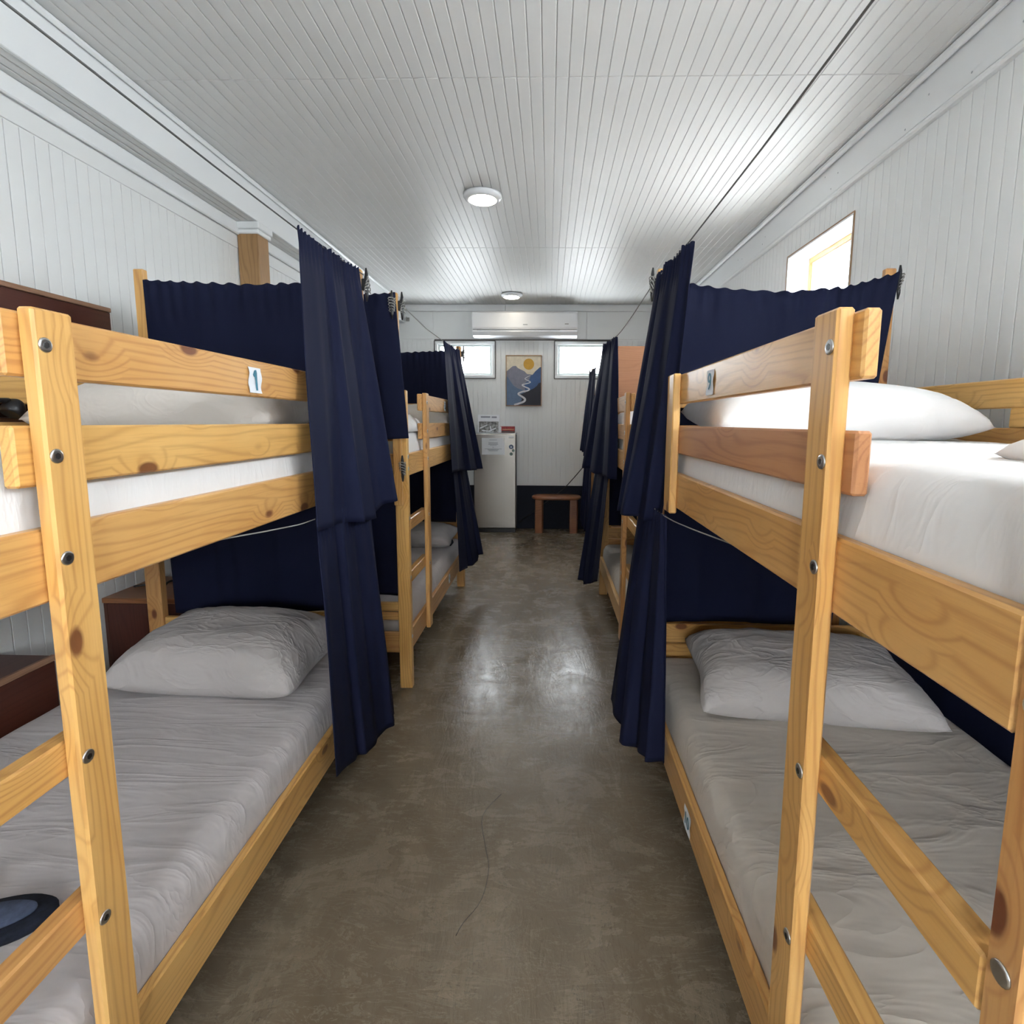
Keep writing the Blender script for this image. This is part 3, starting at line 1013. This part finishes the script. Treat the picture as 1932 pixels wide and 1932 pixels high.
SR = T(-1.15, 0.925, 0.468) @ Matrix.Rotation(0.35, 4, 'Z')
place('sole', slab(slipper_outline(0, 0.012), 0, 0.022, 0.06), 'slipper_dark', SR, sl)
place('insole', slab(slipper_outline(0, -0.010), 0.022, 0.031, 0.05), 'slipper_blue', SR @ T(-0.012, 0, 0), sl)
vs, fs = [], []
for j in range(13):
    for i in range(9):
        a = math.pi * j / 12
        x = -0.02 - 0.10 * i / 8
        wd = (0.062 - 0.0011 * i * i * 0.5) * (1 if i < 7 else 0.8)
        vs.append((x, -wd * math.cos(a), 0.012 + (0.055 - 0.004 * i) * math.sin(a)))
for j in range(12):
    for i in range(8):
        k = j * 9 + i
        fs.append((k, k + 1, k + 10, k + 9))
upo = place('upper', mesh('upper', vs, fs, True), 'slipper_dark', SR, sl)
upo.modifiers.new('thick', 'SOLIDIFY').thickness = 0.008

# ------------------------------------------------------------------ curtains


def lerp_path(pts, t):
    """piecewise linear by even steps"""
    n = len(pts) - 1
    k = min(int(t * n), n - 1)
    f = t * n - k
    return Vector(pts[k]).lerp(Vector(pts[k + 1]), f)


def curtain(label, tops, hems, folds, a0, a1, seed, out, nu=150, nv=44, group='navy bunk curtains', header=0.03, pinch=0.0, name='curtain'):
    """cloth gathered on a wire: tops and hems are control points, out the direction the folds push to"""
    out = Vector(out).normalized()
    org = Vector(tops[0])
    vs, fs = [], []
    for j in range(nv + 1):
        v = j / nv
        for i in range(nu + 1):
            s_ = i / nu
            # uneven folds
            sw = s_ + 0.05 * math.sin(6.3 * s_ * 1.7 + seed) + 0.025 * math.sin(23 * s_ + seed * 2)
            tp, hm = lerp_path(tops, s_), lerp_path(hems, s_)
            p = tp.lerp(hm, v)
            grow = v ** 0.7
            amp = a0 + (a1 - a0) * grow
            ph = 2 * math.pi * folds * sw + 0.9 * v * math.sin(seed + 4 * s_)
            f = math.sin(ph + 0.7 * math.sin(ph)) * 0.8 + 0.18 * math.sin(2 * ph + seed) + 0.35 * math.sin(ph * 0.43 + seed)
            p += out * (amp * f * (0.7 + 0.5 * noise.noise(Vector((s_ * 3 + seed, v * 1.5, seed)))))
            if v < 0.12:                   # shirred header
                p += out * (0.006 * math.sin(2 * math.pi * 17 * s_ + seed + 2 * math.sin(9 * s_)) * (1 - v / 0.12))
                p.z += 0.004 * math.sin(2 * math.pi * 15 * s_ + 3 * math.sin(7 * s_)) * (1 - v / 0.12)
            p.z += 0.012 * v * math.sin(5 * s_ + seed)
            vs.append(p - org)
    for j in range(nv):
        for i in range(nu):
            k = j * (nu + 1) + i
            fs.append((k, k + 1, k + nu + 2, k + nu + 1))
    o = place(name, mesh('curtain', vs, fs, True), 'navy', T(*org))
    sm = o.modifiers.new('thick', 'SOLIDIFY')
    sm.thickness = 0.003
    sm.offset = 0
    return tag(o, label, 'curtain', group)


G1, G2 = 'navy curtains drawn aside on the aisle', 'navy curtain panels across the bunk ends'
# number 1 bunk
curtain('long bright navy curtain gathered above the pillow of the 1 tag bunk', [(-0.795, 1.715, 2.10), (-0.805, 2.28, 2.13)], [(-0.755, 1.64, 1.140), (-0.735, 1.90, 1.12), (-0.715, 2.18, 1.105), (-0.705, 2.36, 1.15)], 2.4, 0.012, 0.040, 1.0, (1, -0.35, 0), group=G1)
curtain('dark navy lower curtain hanging beside the lilac grey mattress', [(-0.765, 1.69, 1.180), (-0.775, 2.27, 1.18)], [(-0.750, 1.70, 0.26), (-0.735, 1.95, 0.18), (-0.715, 2.12, 0.15), (-0.705, 2.33, 0.12)], 2.8, 0.012, 0.036, 2.2, (1, -0.35, 0), group=G1)
curtain('flat black navy panel behind the cream pillow of the 1 tag bunk', [(-1.775, 2.362, 2.105), (-1.3, 2.362, 2.085), (-0.83, 2.362, 2.10)], [(-1.745, 2.362, 0.60), (-1.3, 2.362, 0.61), (-0.80, 2.362, 0.62)], 5.5, 0.003, 0.007, 3.1, (0, -1, 0), nv=50, group=G2, name='hanging_curtain')
# number 9 bunk
curtain('dark navy curtain gathered at the corner of the 9 tag bunk', [(0.438, 1.750, 2.065), (0.45, 2.32, 2.11)], [(0.405, 1.97, 1.145), (0.36, 2.12, 1.12), (0.325, 2.24, 1.11), (0.305, 2.34, 1.11)], 2.3, 0.012, 0.034, 4.4, (-1, -0.5, 0), group=G1)
curtain('long dark navy lower curtain beside the 10 tag mattress', [(0.412, 1.85, 1.175), (0.40, 2.28, 1.175)], [(0.405, 1.79, 0.28), (0.350, 2.0, 0.19), (0.325, 2.12, 0.18), (0.300, 2.34, 0.23)], 2.4, 0.012, 0.034, 5.5, (-1, -0.4, 0), group=G1)
curtain('deep blue panel sagging below the bright side window', [(0.475, 2.362, 2.105), (0.75, 2.362, 2.068), (1.0, 2.362, 2.055), (1.25, 2.362, 2.075), (1.470, 2.362, 2.135)], [(0.47, 2.362, 0.58), (0.80, 2.362, 0.585), (1.1, 2.362, 0.59), (1.30, 2.362, 0.60)], 4.5, 0.004, 0.010, 6.6, (0, -1, 0), nv=50, group=G2, name='hanging_curtain')
curtain('black panel along the wall side above the 10 tag mattress', [(1.505, 0.42, 1.20), (1.505, 2.30, 1.20)], [(1.505, 0.42, 0.32), (1.505, 2.30, 0.32)], 5, 0.004, 0.010, 6.1, (-1, 0, 0), group=G2, name='hanging_curtain')
# bunk near the fridge
curtain('short navy curtain gathered beside the left end window', [(-0.775, 3.93, 2.08), (-0.785, 4.66, 2.11)], [(-0.725, 3.84, 1.12), (-0.68, 4.25, 1.10), (-0.62, 4.62, 1.09), (-0.61, 4.72, 1.09)], 2.4, 0.012, 0.035, 7.1, (1, -0.35, 0), group=G1)
curtain('black lower curtain hanging in front of the steel fridge', [(-0.735, 4.02, 1.18), (-0.745, 4.68, 1.18)], [(-0.725, 4.14, 0.29), (-0.67, 4.4, 0.27), (-0.62, 4.58, 0.29), (-0.60, 4.68, 0.32)], 2.4, 0.012, 0.035, 8.3, (1, -0.35, 0), group=G1)
curtain('navy panel across the near end of the bunk nearest the fridge', [(-1.72, 2.785, 2.14), (-1.25, 2.785, 2.125), (-0.79, 2.785, 2.15)], [(-1.70, 2.775, 1.38), (-1.25, 2.775, 1.375), (-0.735, 2.775, 1.40)], 4.5, 0.005, 0.014, 9.4, (0, -1, 0), group=G2, name='hanging_curtain')
curtain('black lower panel above the foot board of the bunk nearest the fridge', [(-1.70, 2.90, 1.19), (-0.83, 2.90, 1.19)], [(-1.70, 2.90, 0.505), (-0.83, 2.90, 0.51)], 4.0, 0.004, 0.010, 10.2, (0, -1, 0), group=G2, name='hanging_curtain')
curtain('navy panel across the far end behind the upper cream pillow near the fridge', [(-1.75, 4.765, 2.10), (-1.25, 4.765, 2.105), (-0.80, 4.765, 2.125)], [(-1.72, 4.755, 0.60), (-1.25, 4.755, 0.60), (-0.79, 4.755, 0.60)], 6, 0.004, 0.012, 11.5, (0, -1, 0), group=G2, name='hanging_curtain')
# bunk with the plywood panel
curtain('dark curtain gathered against the right end window', [(0.452, 3.70, 2.075), (0.445, 4.50, 2.13)], [(0.415, 3.40, 1.14), (0.38, 4.0, 1.10), (0.32, 4.4, 1.12), (0.285, 4.52, 1.13)], 2.6, 0.012, 0.035, 12.2, (-1, -0.3, 0), group=G1)
curtain('black lower curtain beside the mattress under the plywood panel bunk', [(0.425, 3.62, 1.175), (0.42, 4.50, 1.175)], [(0.40, 4.02, 0.26), (0.35, 4.22, 0.19), (0.30, 4.36, 0.15), (0.285, 4.48, 0.15)], 2.4, 0.012, 0.03, 13.7, (-1, -0.3, 0), group=G1)
curtain('black lower panel at the far end below the plywood panel', [(0.50, 4.56, 1.19), (1.44, 4.56, 1.19)], [(0.50, 4.56, 0.60), (1.44, 4.56, 0.60)], 5, 0.004, 0.010, 14.1, (0, -1, 0), group=G2, name='hanging_curtain')
# last bunk on the right
curtain('furthest dark curtain beside the small bench', [(0.495, 5.75, 2.08), (0.50, 6.50, 2.10)], [(0.46, 5.7, 1.08), (0.42, 6.1, 1.12), (0.40, 6.5, 1.15)], 4.0, 0.012, 0.03, 15.6, (-1, -0.3, 0), group=G1)
curtain('furthest black lower curtain beside the small bench', [(0.47, 5.85, 1.17), (0.465, 6.52, 1.17)], [(0.46, 5.9, 0.24), (0.42, 6.3, 0.25), (0.41, 6.52, 0.28)], 4.0, 0.012, 0.028, 16.4, (-1, -0.3, 0), group=G1)


def wire(label, pts, r=0.0022, mat='wire'):
    return tag(tube('curtain_wire', pts, r, mat), label, 'wire', 'curtain wires strung between the poles')


wire('thin dark wire strung along the left beam to the long blue curtain', [(-0.79, 0.40, 2.10), (-0.79, 1.3, 2.092), (-0.80, 1.75, 2.100), (-0.81, 2.38, 2.13)])
wire('thin dark wire crossing below the ceiling to the 9 tag bunk curtain', [(0.45, 0.40, 2.10), (0.442, 1.2, 2.072), (0.438, 1.75, 2.067), (0.448, 2.36, 2.10)])
wire('pale cord running to the short curtain beside the left end window', [(-0.768, 2.80, 2.10), (-0.77, 3.4, 2.075), (-0.775, 3.95, 2.082), (-0.785, 4.74, 2.12)], 0.0025, 'rope')
wire('pale cord running from the right pole cleat to the window curtain', smooth_path([(0.44, 2.42, 2.085), (0.448, 3.1, 2.072), (0.452, 3.70, 2.078), (0.445, 4.56, 2.13)], 6), 0.0025, 'rope')
wire('thin pale cord below the upper rail over the slipper mattress', smooth_path([(-0.815, 0.86, 1.240), (-0.812, 1.25, 1.208), (-0.790, 1.50, 1.186), (-0.768, 1.70, 1.178), (-0.775, 2.30, 1.18)], 5), 0.002, 'rope')
wire('thin pale cord below the upper rail in front of the 10 tag mattress', smooth_path([(0.457, 0.86, 1.240), (0.452, 1.28, 1.206), (0.432, 1.60, 1.182), (0.412, 1.86, 1.173), (0.405, 2.30, 1.175)], 5), 0.002, 'rope')

# plywood panel at the far end of the right bunk
tag(board('plywood_sheet', (0.50, 4.595, 1.20), (1.49, 4.613, 2.14), 'plywood', None, 0.002), 'pinkish plywood sheet standing at the far end of a right bunk', 'panel')

# ------------------------------------------------------------------ furniture by the left wall
wc = thing('wall_cabinet', (-2.0, 1.6, 1.49), 'red brown plywood wall shelf box behind the 1 tag bunk', 'cabinet')
board('front_panel', (-1.905, 0.9, 1.505), (-1.89, 2.31, 1.955), 'mahogany', wc, 0.002)
board('top_panel', (-2.128, 0.9, 1.957), (-1.888, 2.315, 1.975), 'ply_edge', wc, 0.002)
board('bottom_panel', (-2.128, 0.9, 1.485), (-1.888, 2.315, 1.503), 'ply_edge', wc, 0.002)
board('end_panel', (-2.128, 2.295, 1.505), (-1.907, 2.312, 1.955), 'mahogany', wc, 0.002)
board('end_panel', (-2.128, 0.9, 1.505), (-1.907, 0.917, 1.955), 'mahogany', wc, 0.002)
lb = thing('locker_box', (-2.0, 1.4, 0), 'low red brown locker with pale edge strip between bunk and wall', 'locker')
board('front_panel', (-1.893, 0.9, 0.0), (-1.878, 1.885, 0.585), 'mahogany', lb, 0.002)
board('lid', (-2.128, 0.9, 0.590), (-1.890, 1.885, 0.606), 'mahogany', lb, 0.002)
board('lid_edge', (-1.889, 0.9, 0.587), (-1.874, 1.885, 0.610), 'ply_edge', lb, 0.002)
board('end_panel', (-2.128, 1.868, 0.0), (-1.895, 1.885, 0.588), 'mahogany', lb, 0.002)
board('end_panel', (-2.128, 0.9, 0.0), (-1.895, 0.917, 0.588), 'mahogany', lb, 0.002)
ch = thing('chest', (-1.9, 2.6, 0), 'brown plywood chest standing in the gap between two left bunks', 'chest')
board('near_panel', (-2.105, 2.40, 0.0), (-1.62, 2.416, 0.628), 'mahogany', ch, 0.002)
board('top_panel', (-2.125, 2.392, 0.630), (-1.60, 2.76, 0.655), 'acacia', ch, 0.003)
board('side_panel', (-2.125, 2.40, 0.0), (-2.107, 2.752, 0.628), 'mahogany', ch, 0.002)
board('side_panel', (-1.618, 2.40, 0.0), (-1.60, 2.752, 0.628), 'mahogany', ch, 0.002)
board('far_panel', (-2.105, 2.736, 0.0), (-1.62, 2.752, 0.628), 'mahogany', ch, 0.002)
tag(tube('power_cord', smooth_path([(-2.10, 2.56, 0.660), (-2.03, 2.60, 0.660), (-1.95, 2.56, 0.660), (-1.98, 2.66, 0.660), (-1.88, 2.66, 0.660), (-1.83, 2.60, 0.660)], 6), 0.005, 'black'), 'black power cord lying on top of the brown chest', 'cord')
rl = thing('reading_lamp', (-1.815, 1.78, 1.55), 'black clip reading lamp on the wall side guard board', 'lamp')
tube('stem', smooth_path([(-1.812, 1.30, 1.60), (-1.800, 1.45, 1.575), (-1.795, 1.62, 1.560), (-1.798, 1.745, 1.562)], 8), 0.008, 'black', rl)
place('head', lathe_mesh([(0.012, -0.02), (0.022, -0.012), (0.030, 0.005), (0.032, 0.030), (0.026, 0.036)], 20), 'black', T(-1.798, 1.765, 1.545) @ Matrix.Rotation(2.5, 4, 'X'), rl)

# ------------------------------------------------------------------ far end of the room
fr = thing('fridge', (-0.72, 7.2, 0), 'tall single door steel fridge in front of the end wall', 'fridge')
fx0, fx1, fy = -1.003, -0.435, 7.09
board('cabinet', (fx0 + 0.004, fy + 0.05, 0.045), (fx1 - 0.004, 7.375, 1.335), 'greyplastic', fr, 0.008)
board('door', (fx0, fy, 0.06), (fx1, fy + 0.046, 1.340), 'steel', fr, 0.010)
board('top_panel', (fx0, fy + 0.048, 1.336), (fx1, 7.378, 1.352), 'greyplastic', fr, 0.003)
board('plinth', (fx0 + 0.01, fy + 0.02, 0.0), (fx1 - 0.01, 7.37, 0.055), 'black', fr, 0.003)
board('side_gasket', (fx1 - 0.002, fy + 0.012, 0.08), (fx1 + 0.004, fy + 0.052, 1.33), 'black', fr, 0.001)
board('badge', (-0.535, fy - 0.003, 1.285), (-0.465, fy, 1.305), 'trim', fr, 0.001)
sh = thing('notice_sheet', (-0.74, 7.085, 1.06), 'white printed notice sheet taped to the steel fridge door', 'notice')
board('paper', (-0.893, fy - 0.004, 1.063), (-0.588, fy - 0.002, 1.287), 'paper', sh, 0.0003)
for z, w in ((1.258, 0.10), (1.222, 0.13), (1.210, 0.12), (1.198, 0.13), (1.186, 0.09), (1.160, 0.02), (1.138, 0.23), (1.126, 0.15), (1.114, 0.12)):
    board('text_line', (-0.74 - w / 2, fy - 0.0052, z), (-0.74 + w / 2, fy - 0.0038, z + 0.005), 'ink', sh, 0)
for lab, x, z, r, mt in (('round blue magnet with white triangle on the fridge', -0.500, 1.170, 0.030, 'magnet_blue'), ('small dark green magnet, middle of three on the fridge', -0.472, 1.120, 0.019, 'magnet_green'), ('green magnet, lowest of three on the fridge', -0.500, 1.074, 0.022, 'magnet_green')):
    g = thing('magnet', (x, fy, z), lab, 'magnet', 'round magnets on the fridge')
    place('disc', lathe_mesh([(r, 0), (r, 0.004), (r * 0.9, 0.006)], 24), mt, T(x, fy, z) @ Matrix.Rotation(math.pi / 2, 4, 'X'), g)
    if r > 0.025:
        place('emblem', poly_mesh([(-0.009, -0.010), (0.009, -0.010), (0.0, 0.014)], 0.001), 'paper', T(x, fy - 0.006, z), g)
mg = thing('magazine', (-0.82, 7.30, 1.352), 'black and white magazine leaning on the wall above the fridge', 'magazine')
LM = T(-0.826, 7.315, 1.352) @ Matrix.Rotation(math.radians(-8), 4, 'X')
place('pages', box_mesh(0.30, 0.010, 0.245, 0.001), 'paper', LM @ T(0, 0, 0.1225), mg)
place('cover_photo', box_mesh(0.27, 0.002, 0.150, 0), 'photo', LM @ T(0, -0.006, 0.078), mg)
place('title_line', box_mesh(0.13, 0.002, 0.022, 0), 'ink', LM @ T(-0.045, -0.006, 0.215), mg)
place('title_line', box_mesh(0.07, 0.002, 0.022, 0), 'ink', LM @ T(0.075, -0.006, 0.212), mg)
for k, (x0, z0, x1, z1) in enumerate(((-0.12, 0.06, -0.02, 0.105), (0.0, 0.02, 0.10, 0.06), (0.02, 0.09, 0.04, 0.02), (-0.09, 0.03, 0.03, 0.015))):
    ln = math.hypot(x1 - x0, z1 - z0)
    place('cover_highlight', box_mesh(ln, 0.0012, 0.014, 0), 'paper', LM @ T((x0 + x1) / 2, -0.0072, (z0 + z1) / 2) @ Matrix.Rotation(-math.atan2(z1 - z0, x1 - x0), 4, 'Y'), mg)
bx = thing('snack_box', (-0.56, 7.2, 1.352), 'small red printed box on top of the fridge', 'box')
board('carton', (-0.660, 7.20, 1.352), (-0.460, 7.26, 1.440), 'red', bx, 0.002)
board('end_flap', (-0.660, 7.197, 1.354), (-0.640, 7.20, 1.436), 'paper', bx, 0.0005)
board('lower_band', (-0.640, 7.197, 1.356), (-0.462, 7.20, 1.376), 'darkline', bx, 0.0005)
board('print_band', (-0.625, 7.197, 1.392), (-0.47, 7.20, 1.405), 'pine_red', bx, 0.0005)

# bench
be = thing('bench', (0.11, 7.18, 0), 'small wooden bench with rounded seat and two broad legs by the navy wall', 'bench')
pts, hw, hd = [], 0.335, 0.145
for cx_, a0_ in ((hw - hd, -90), (-(hw - hd), 90)):
    for k in range(17):
        a = math.radians(a0_ + 180 * k / 16)
        pts.append((cx_ + hd * math.cos(a), hd * math.sin(a)))
n = len(pts)
vs = [(x * f, y * f, z) for f, z in ((0.95, 0.0), (1.0, 0.012), (1.0, 0.034), (0.955, 0.048)) for x, y in pts]
fs = [tuple(reversed(range(n))), tuple(range(3 * n, 4 * n))]
for j in range(3):
    for i in range(n):
        k = (i + 1) % n
        fs.append((j * n + i, j * n + k, (j + 1) * n + k, (j + 1) * n + i))
place('seat', mesh('seat', vs, fs, True), 'acacia', T(0.113, 7.17, 0.462), be)
for x in (-0.118, 0.352):
    prof = [(-0.055, -0.10), (0.035, -0.11), (0.055, -0.06), (0.055, 0.10), (-0.055, 0.11), (-0.065, 0.0)]
    m_ = len(prof)
    vs = [(p[0] * f, p[1] * f, z) for f, z in ((0.98, 0.0), (1.0, 0.2), (0.97, 0.465)) for p in prof]
    fs = [tuple(reversed(range(m_))), tuple(range(2 * m_, 3 * m_))]
    for j in range(2):
        for i in range(m_):
            k = (i + 1) % m_
            fs.append((j * m_ + i, j * m_ + k, (j + 1) * m_ + k, (j + 1) * m_ + i))
    place('leg', mesh('leg', vs, fs), 'acacia', T(x, 7.18, 0), be)

# dark cord on the end wall
tag(tube('slanting_cord', smooth_path([(0.70, 7.378, 1.15), (0.554, 7.378, 0.966), (0.264, 7.372, 0.625), (0.117, 7.372, 0.50), (-0.10, 7.366, 0.33), (-0.403, 7.366, 0.10)], 6), 0.006, 'black'), 'dark cord running slantwise down the end wall behind the bench', 'cord')
hk = thing('wall_hook', (-1.93, 7.38, 2.87), 'small grey wall hook near the ceiling of the end wall', 'hook')
board('plate', (-1.955, 7.380, 2.85), (-1.905, 7.388, 2.90), 'rope', hk, 0.002)
tube('prong', smooth_path([(-1.93, 7.382, 2.88), (-1.93, 7.34, 2.875), (-1.93, 7.325, 2.90)], 5), 0.006, 'rope', hk)

# picture
pc = thing('picture', (-0.345, 7.38, 2.06), 'framed print of a sun over blue mountains and a winding road', 'picture')
px0, px1, pz0, pz1 = -0.592, -0.102, 1.718, 2.402
fw_ = 0.010
for p, q in (((px0, pz0), (px1, pz0 + fw_)), ((px0, pz1 - fw_), (px1, pz1)), ((px0, pz0 + fw_), (px0 + fw_, pz1 - fw_)), ((px1 - fw_, pz0 + fw_), (px1, pz1 - fw_))):
    board('frame_rail', (p[0], YB - 0.034, p[1]), (q[0], YB - 0.002, q[1]), 'fir', pc, 0.001)
PW, PH = px1 - px0 - 2 * fw_, pz1 - pz0 - 2 * fw_


def art(name, pts, mat, layer):
    """outline in picture fractions, x from the left, y from the top"""
    o = [(px0 + fw_ + x * PW, pz0 + fw_ + (1 - y) * PH) for x, y in pts]
    c = Vector((sum(p[0] for p in o) / len(o), sum(p[1] for p in o) / len(o)))
    place(name, poly_mesh([(a - c.x, b - c.y) for a, b in o], 0.0008), mat, T(c.x, YB - 0.022 - layer * 0.0008, c.y), pc)


art('print_sky', [(0, 0), (1, 0), (1, 1), (0, 1)], 'art_cream', 0)
art('print_sun', [(0.645 + 0.155 * math.cos(a * math.pi / 16), 0.165 + 0.113 * math.sin(a * math.pi / 16)) for a in range(32)], 'art_sun', 1)
art('print_mountain', [(0, 0.31), (0.07, 0.27), (0.18, 0.205), (0.27, 0.20), (0.33, 0.245), (0.42, 0.275), (0.52, 0.31), (0.60, 0.365), (0.74, 0.375), (0.80, 0.5), (0.75, 0.7), (0.3, 0.75), (0, 0.75)], 'art_mauve', 1)
art('print_slope', [(0.70, 0.40), (0.76, 0.375), (0.84, 0.305), (0.97, 0.225), (1, 0.225), (1, 0.75), (0.55, 0.75), (0.52, 0.56), (0.66, 0.48)], 'art_blue', 2)
art('print_foothill', [(0, 0.41), (0.05, 0.44), (0.12, 0.52), (0.20, 0.60), (0.32, 0.655), (0.45, 0.68), (0.52, 0.72), (0.60, 0.85), (0.55, 1), (0, 1)], 'art_steel', 3)
art('print_cliff', [(1, 0.535), (0.93, 0.55), (0.89, 0.60), (0.80, 0.65), (0.66, 0.70), (0.50, 0.75), (0.38, 0.785), (0.45, 0.88), (0.35, 1), (1, 1)], 'art_dark', 4)
cl_ = [(0.69, 0.395, 0.010), (0.60, 0.425, 0.016), (0.535, 0.46, 0.020), (0.60, 0.49, 0.022), (0.70, 0.528, 0.022), (0.60, 0.555, 0.026), (0.455, 0.585, 0.030), (0.54, 0.625, 0.032), (0.66, 0.665, 0.036), (0.62, 0.70, 0.038), (0.45, 0.725, 0.040), (0.34, 0.765, 0.044), (0.42, 0.81, 0.048), (0.53, 0.865, 0.054), (0.52, 0.915, 0.054), (0.40, 0.955, 0.05), (0.22, 0.99, 0.04)]
sp_ = smooth_path([(x, y, w) for x, y, w in cl_], 5)
Lf, Rt = [], []
for i, p in enumerate(sp_):
    d = sp_[min(i + 1, len(sp_) - 1)] - sp_[max(i - 1, 0)]
    dx, dy = d.x * PW, d.y * PH
    ln = math.hypot(dx, dy) or 1
    w_ = p.z * 0.55
    Lf.append((p.x - dy / ln * w_, p.y + dx / ln * w_ * PW / PH))
    Rt.append((p.x + dy / ln * w_, p.y - dx / ln * w_ * PW / PH))
vs, fs = [], []
for (ax, ay), (bx_, by) in zip(Lf, Rt):
    for x, y in ((ax, ay), (bx_, by)):
        vs.append(((x - 0.5) * PW, 0, (0.5 - min(max(y, 0), 1)) * PH))
fs = [(2 * i, 2 * i + 1, 2 * i + 3, 2 * i + 2) for i in range(len(Lf) - 1)]
ro = place('print_road', mesh('road', vs, fs), 'art_road', T((px0 + px1) / 2, YB - 0.0275, (pz0 + pz1) / 2), pc)
ro.modifiers.new('thick', 'SOLIDIFY').thickness = 0.0006

# air conditioner
ac = thing('air_conditioner', (-0.33, 7.28, 2.62), 'white wall mounted air conditioner above the mountain picture', 'air conditioner')
ax0, ax1 = -1.020, 0.368
prof = [(7.385, 2.95), (7.20, 2.945), (7.175, 2.92), (7.170, 2.74), (7.178, 2.715), (7.385, 2.715)]


def extrude_x(prof, x0, x1):
    n = len(prof)
    vs = [(x0, y, z) for y, z in prof] + [(x1, y, z) for y, z in prof]
    fs = [tuple(range(n)), tuple(reversed(range(n, 2 * n)))]
    for i in range(n):
        k = (i + 1) % n
        fs.append((i, n + i, n + k, k))
    me = mesh('ext', vs, fs)
    return me


place('body', extrude_x(prof, ax0, ax1), 'plastic', T(0, 0, 0), ac)
place('lower_case', extrude_x([(7.385, 2.708), (7.182, 2.708), (7.186, 2.68), (7.215, 2.638), (7.27, 2.622), (7.385, 2.622)], ax0 + 0.004, ax1 - 0.004), 'plastic', T(0, 0, 0), ac)
place('louver', extrude_x([(7.180, 2.690), (7.178, 2.684), (7.208, 2.640), (7.212, 2.642)], ax0 + 0.06, ax1 - 0.235), 'plastic', T(0, 0, 0), ac)
place('louver_slot', extrude_x([(7.181, 2.704), (7.177, 2.704), (7.177, 2.697), (7.181, 2.697)], ax0 + 0.06, ax1 - 0.23), 'greyplastic', T(0, 0, 0), ac)
board('badge', (-0.35, 7.1665, 2.765), (-0.29, 7.171, 2.778), 'greyplastic', ac, 0.001)
board('display', (0.20, 7.1665, 2.775), (0.25, 7.171, 2.785), 'rope', ac, 0.001)

# ceiling lights
for lab, y in (('round flush ceiling light above the aisle, larger of two in view', 3.91), ('round flush ceiling light close to the air conditioner', 6.81)):
    L_ = thing('ceiling_light', (-0.475, y, ZC - 0.012), lab, 'ceiling light', 'round flush ceiling lights')
    place('ring', lathe_mesh([(0.090, -0.030), (0.100, -0.034), (0.122, -0.028), (0.134, -0.012), (0.136, 0.0)], 40), 'plastic', T(-0.475, y, ZC - 0.012), L_)
    place('diffuser', lathe_mesh([(0.060, -0.038), (0.094, -0.036), (0.098, -0.030)], 40), 'lamp', T(-0.475, y, ZC - 0.0125), L_)
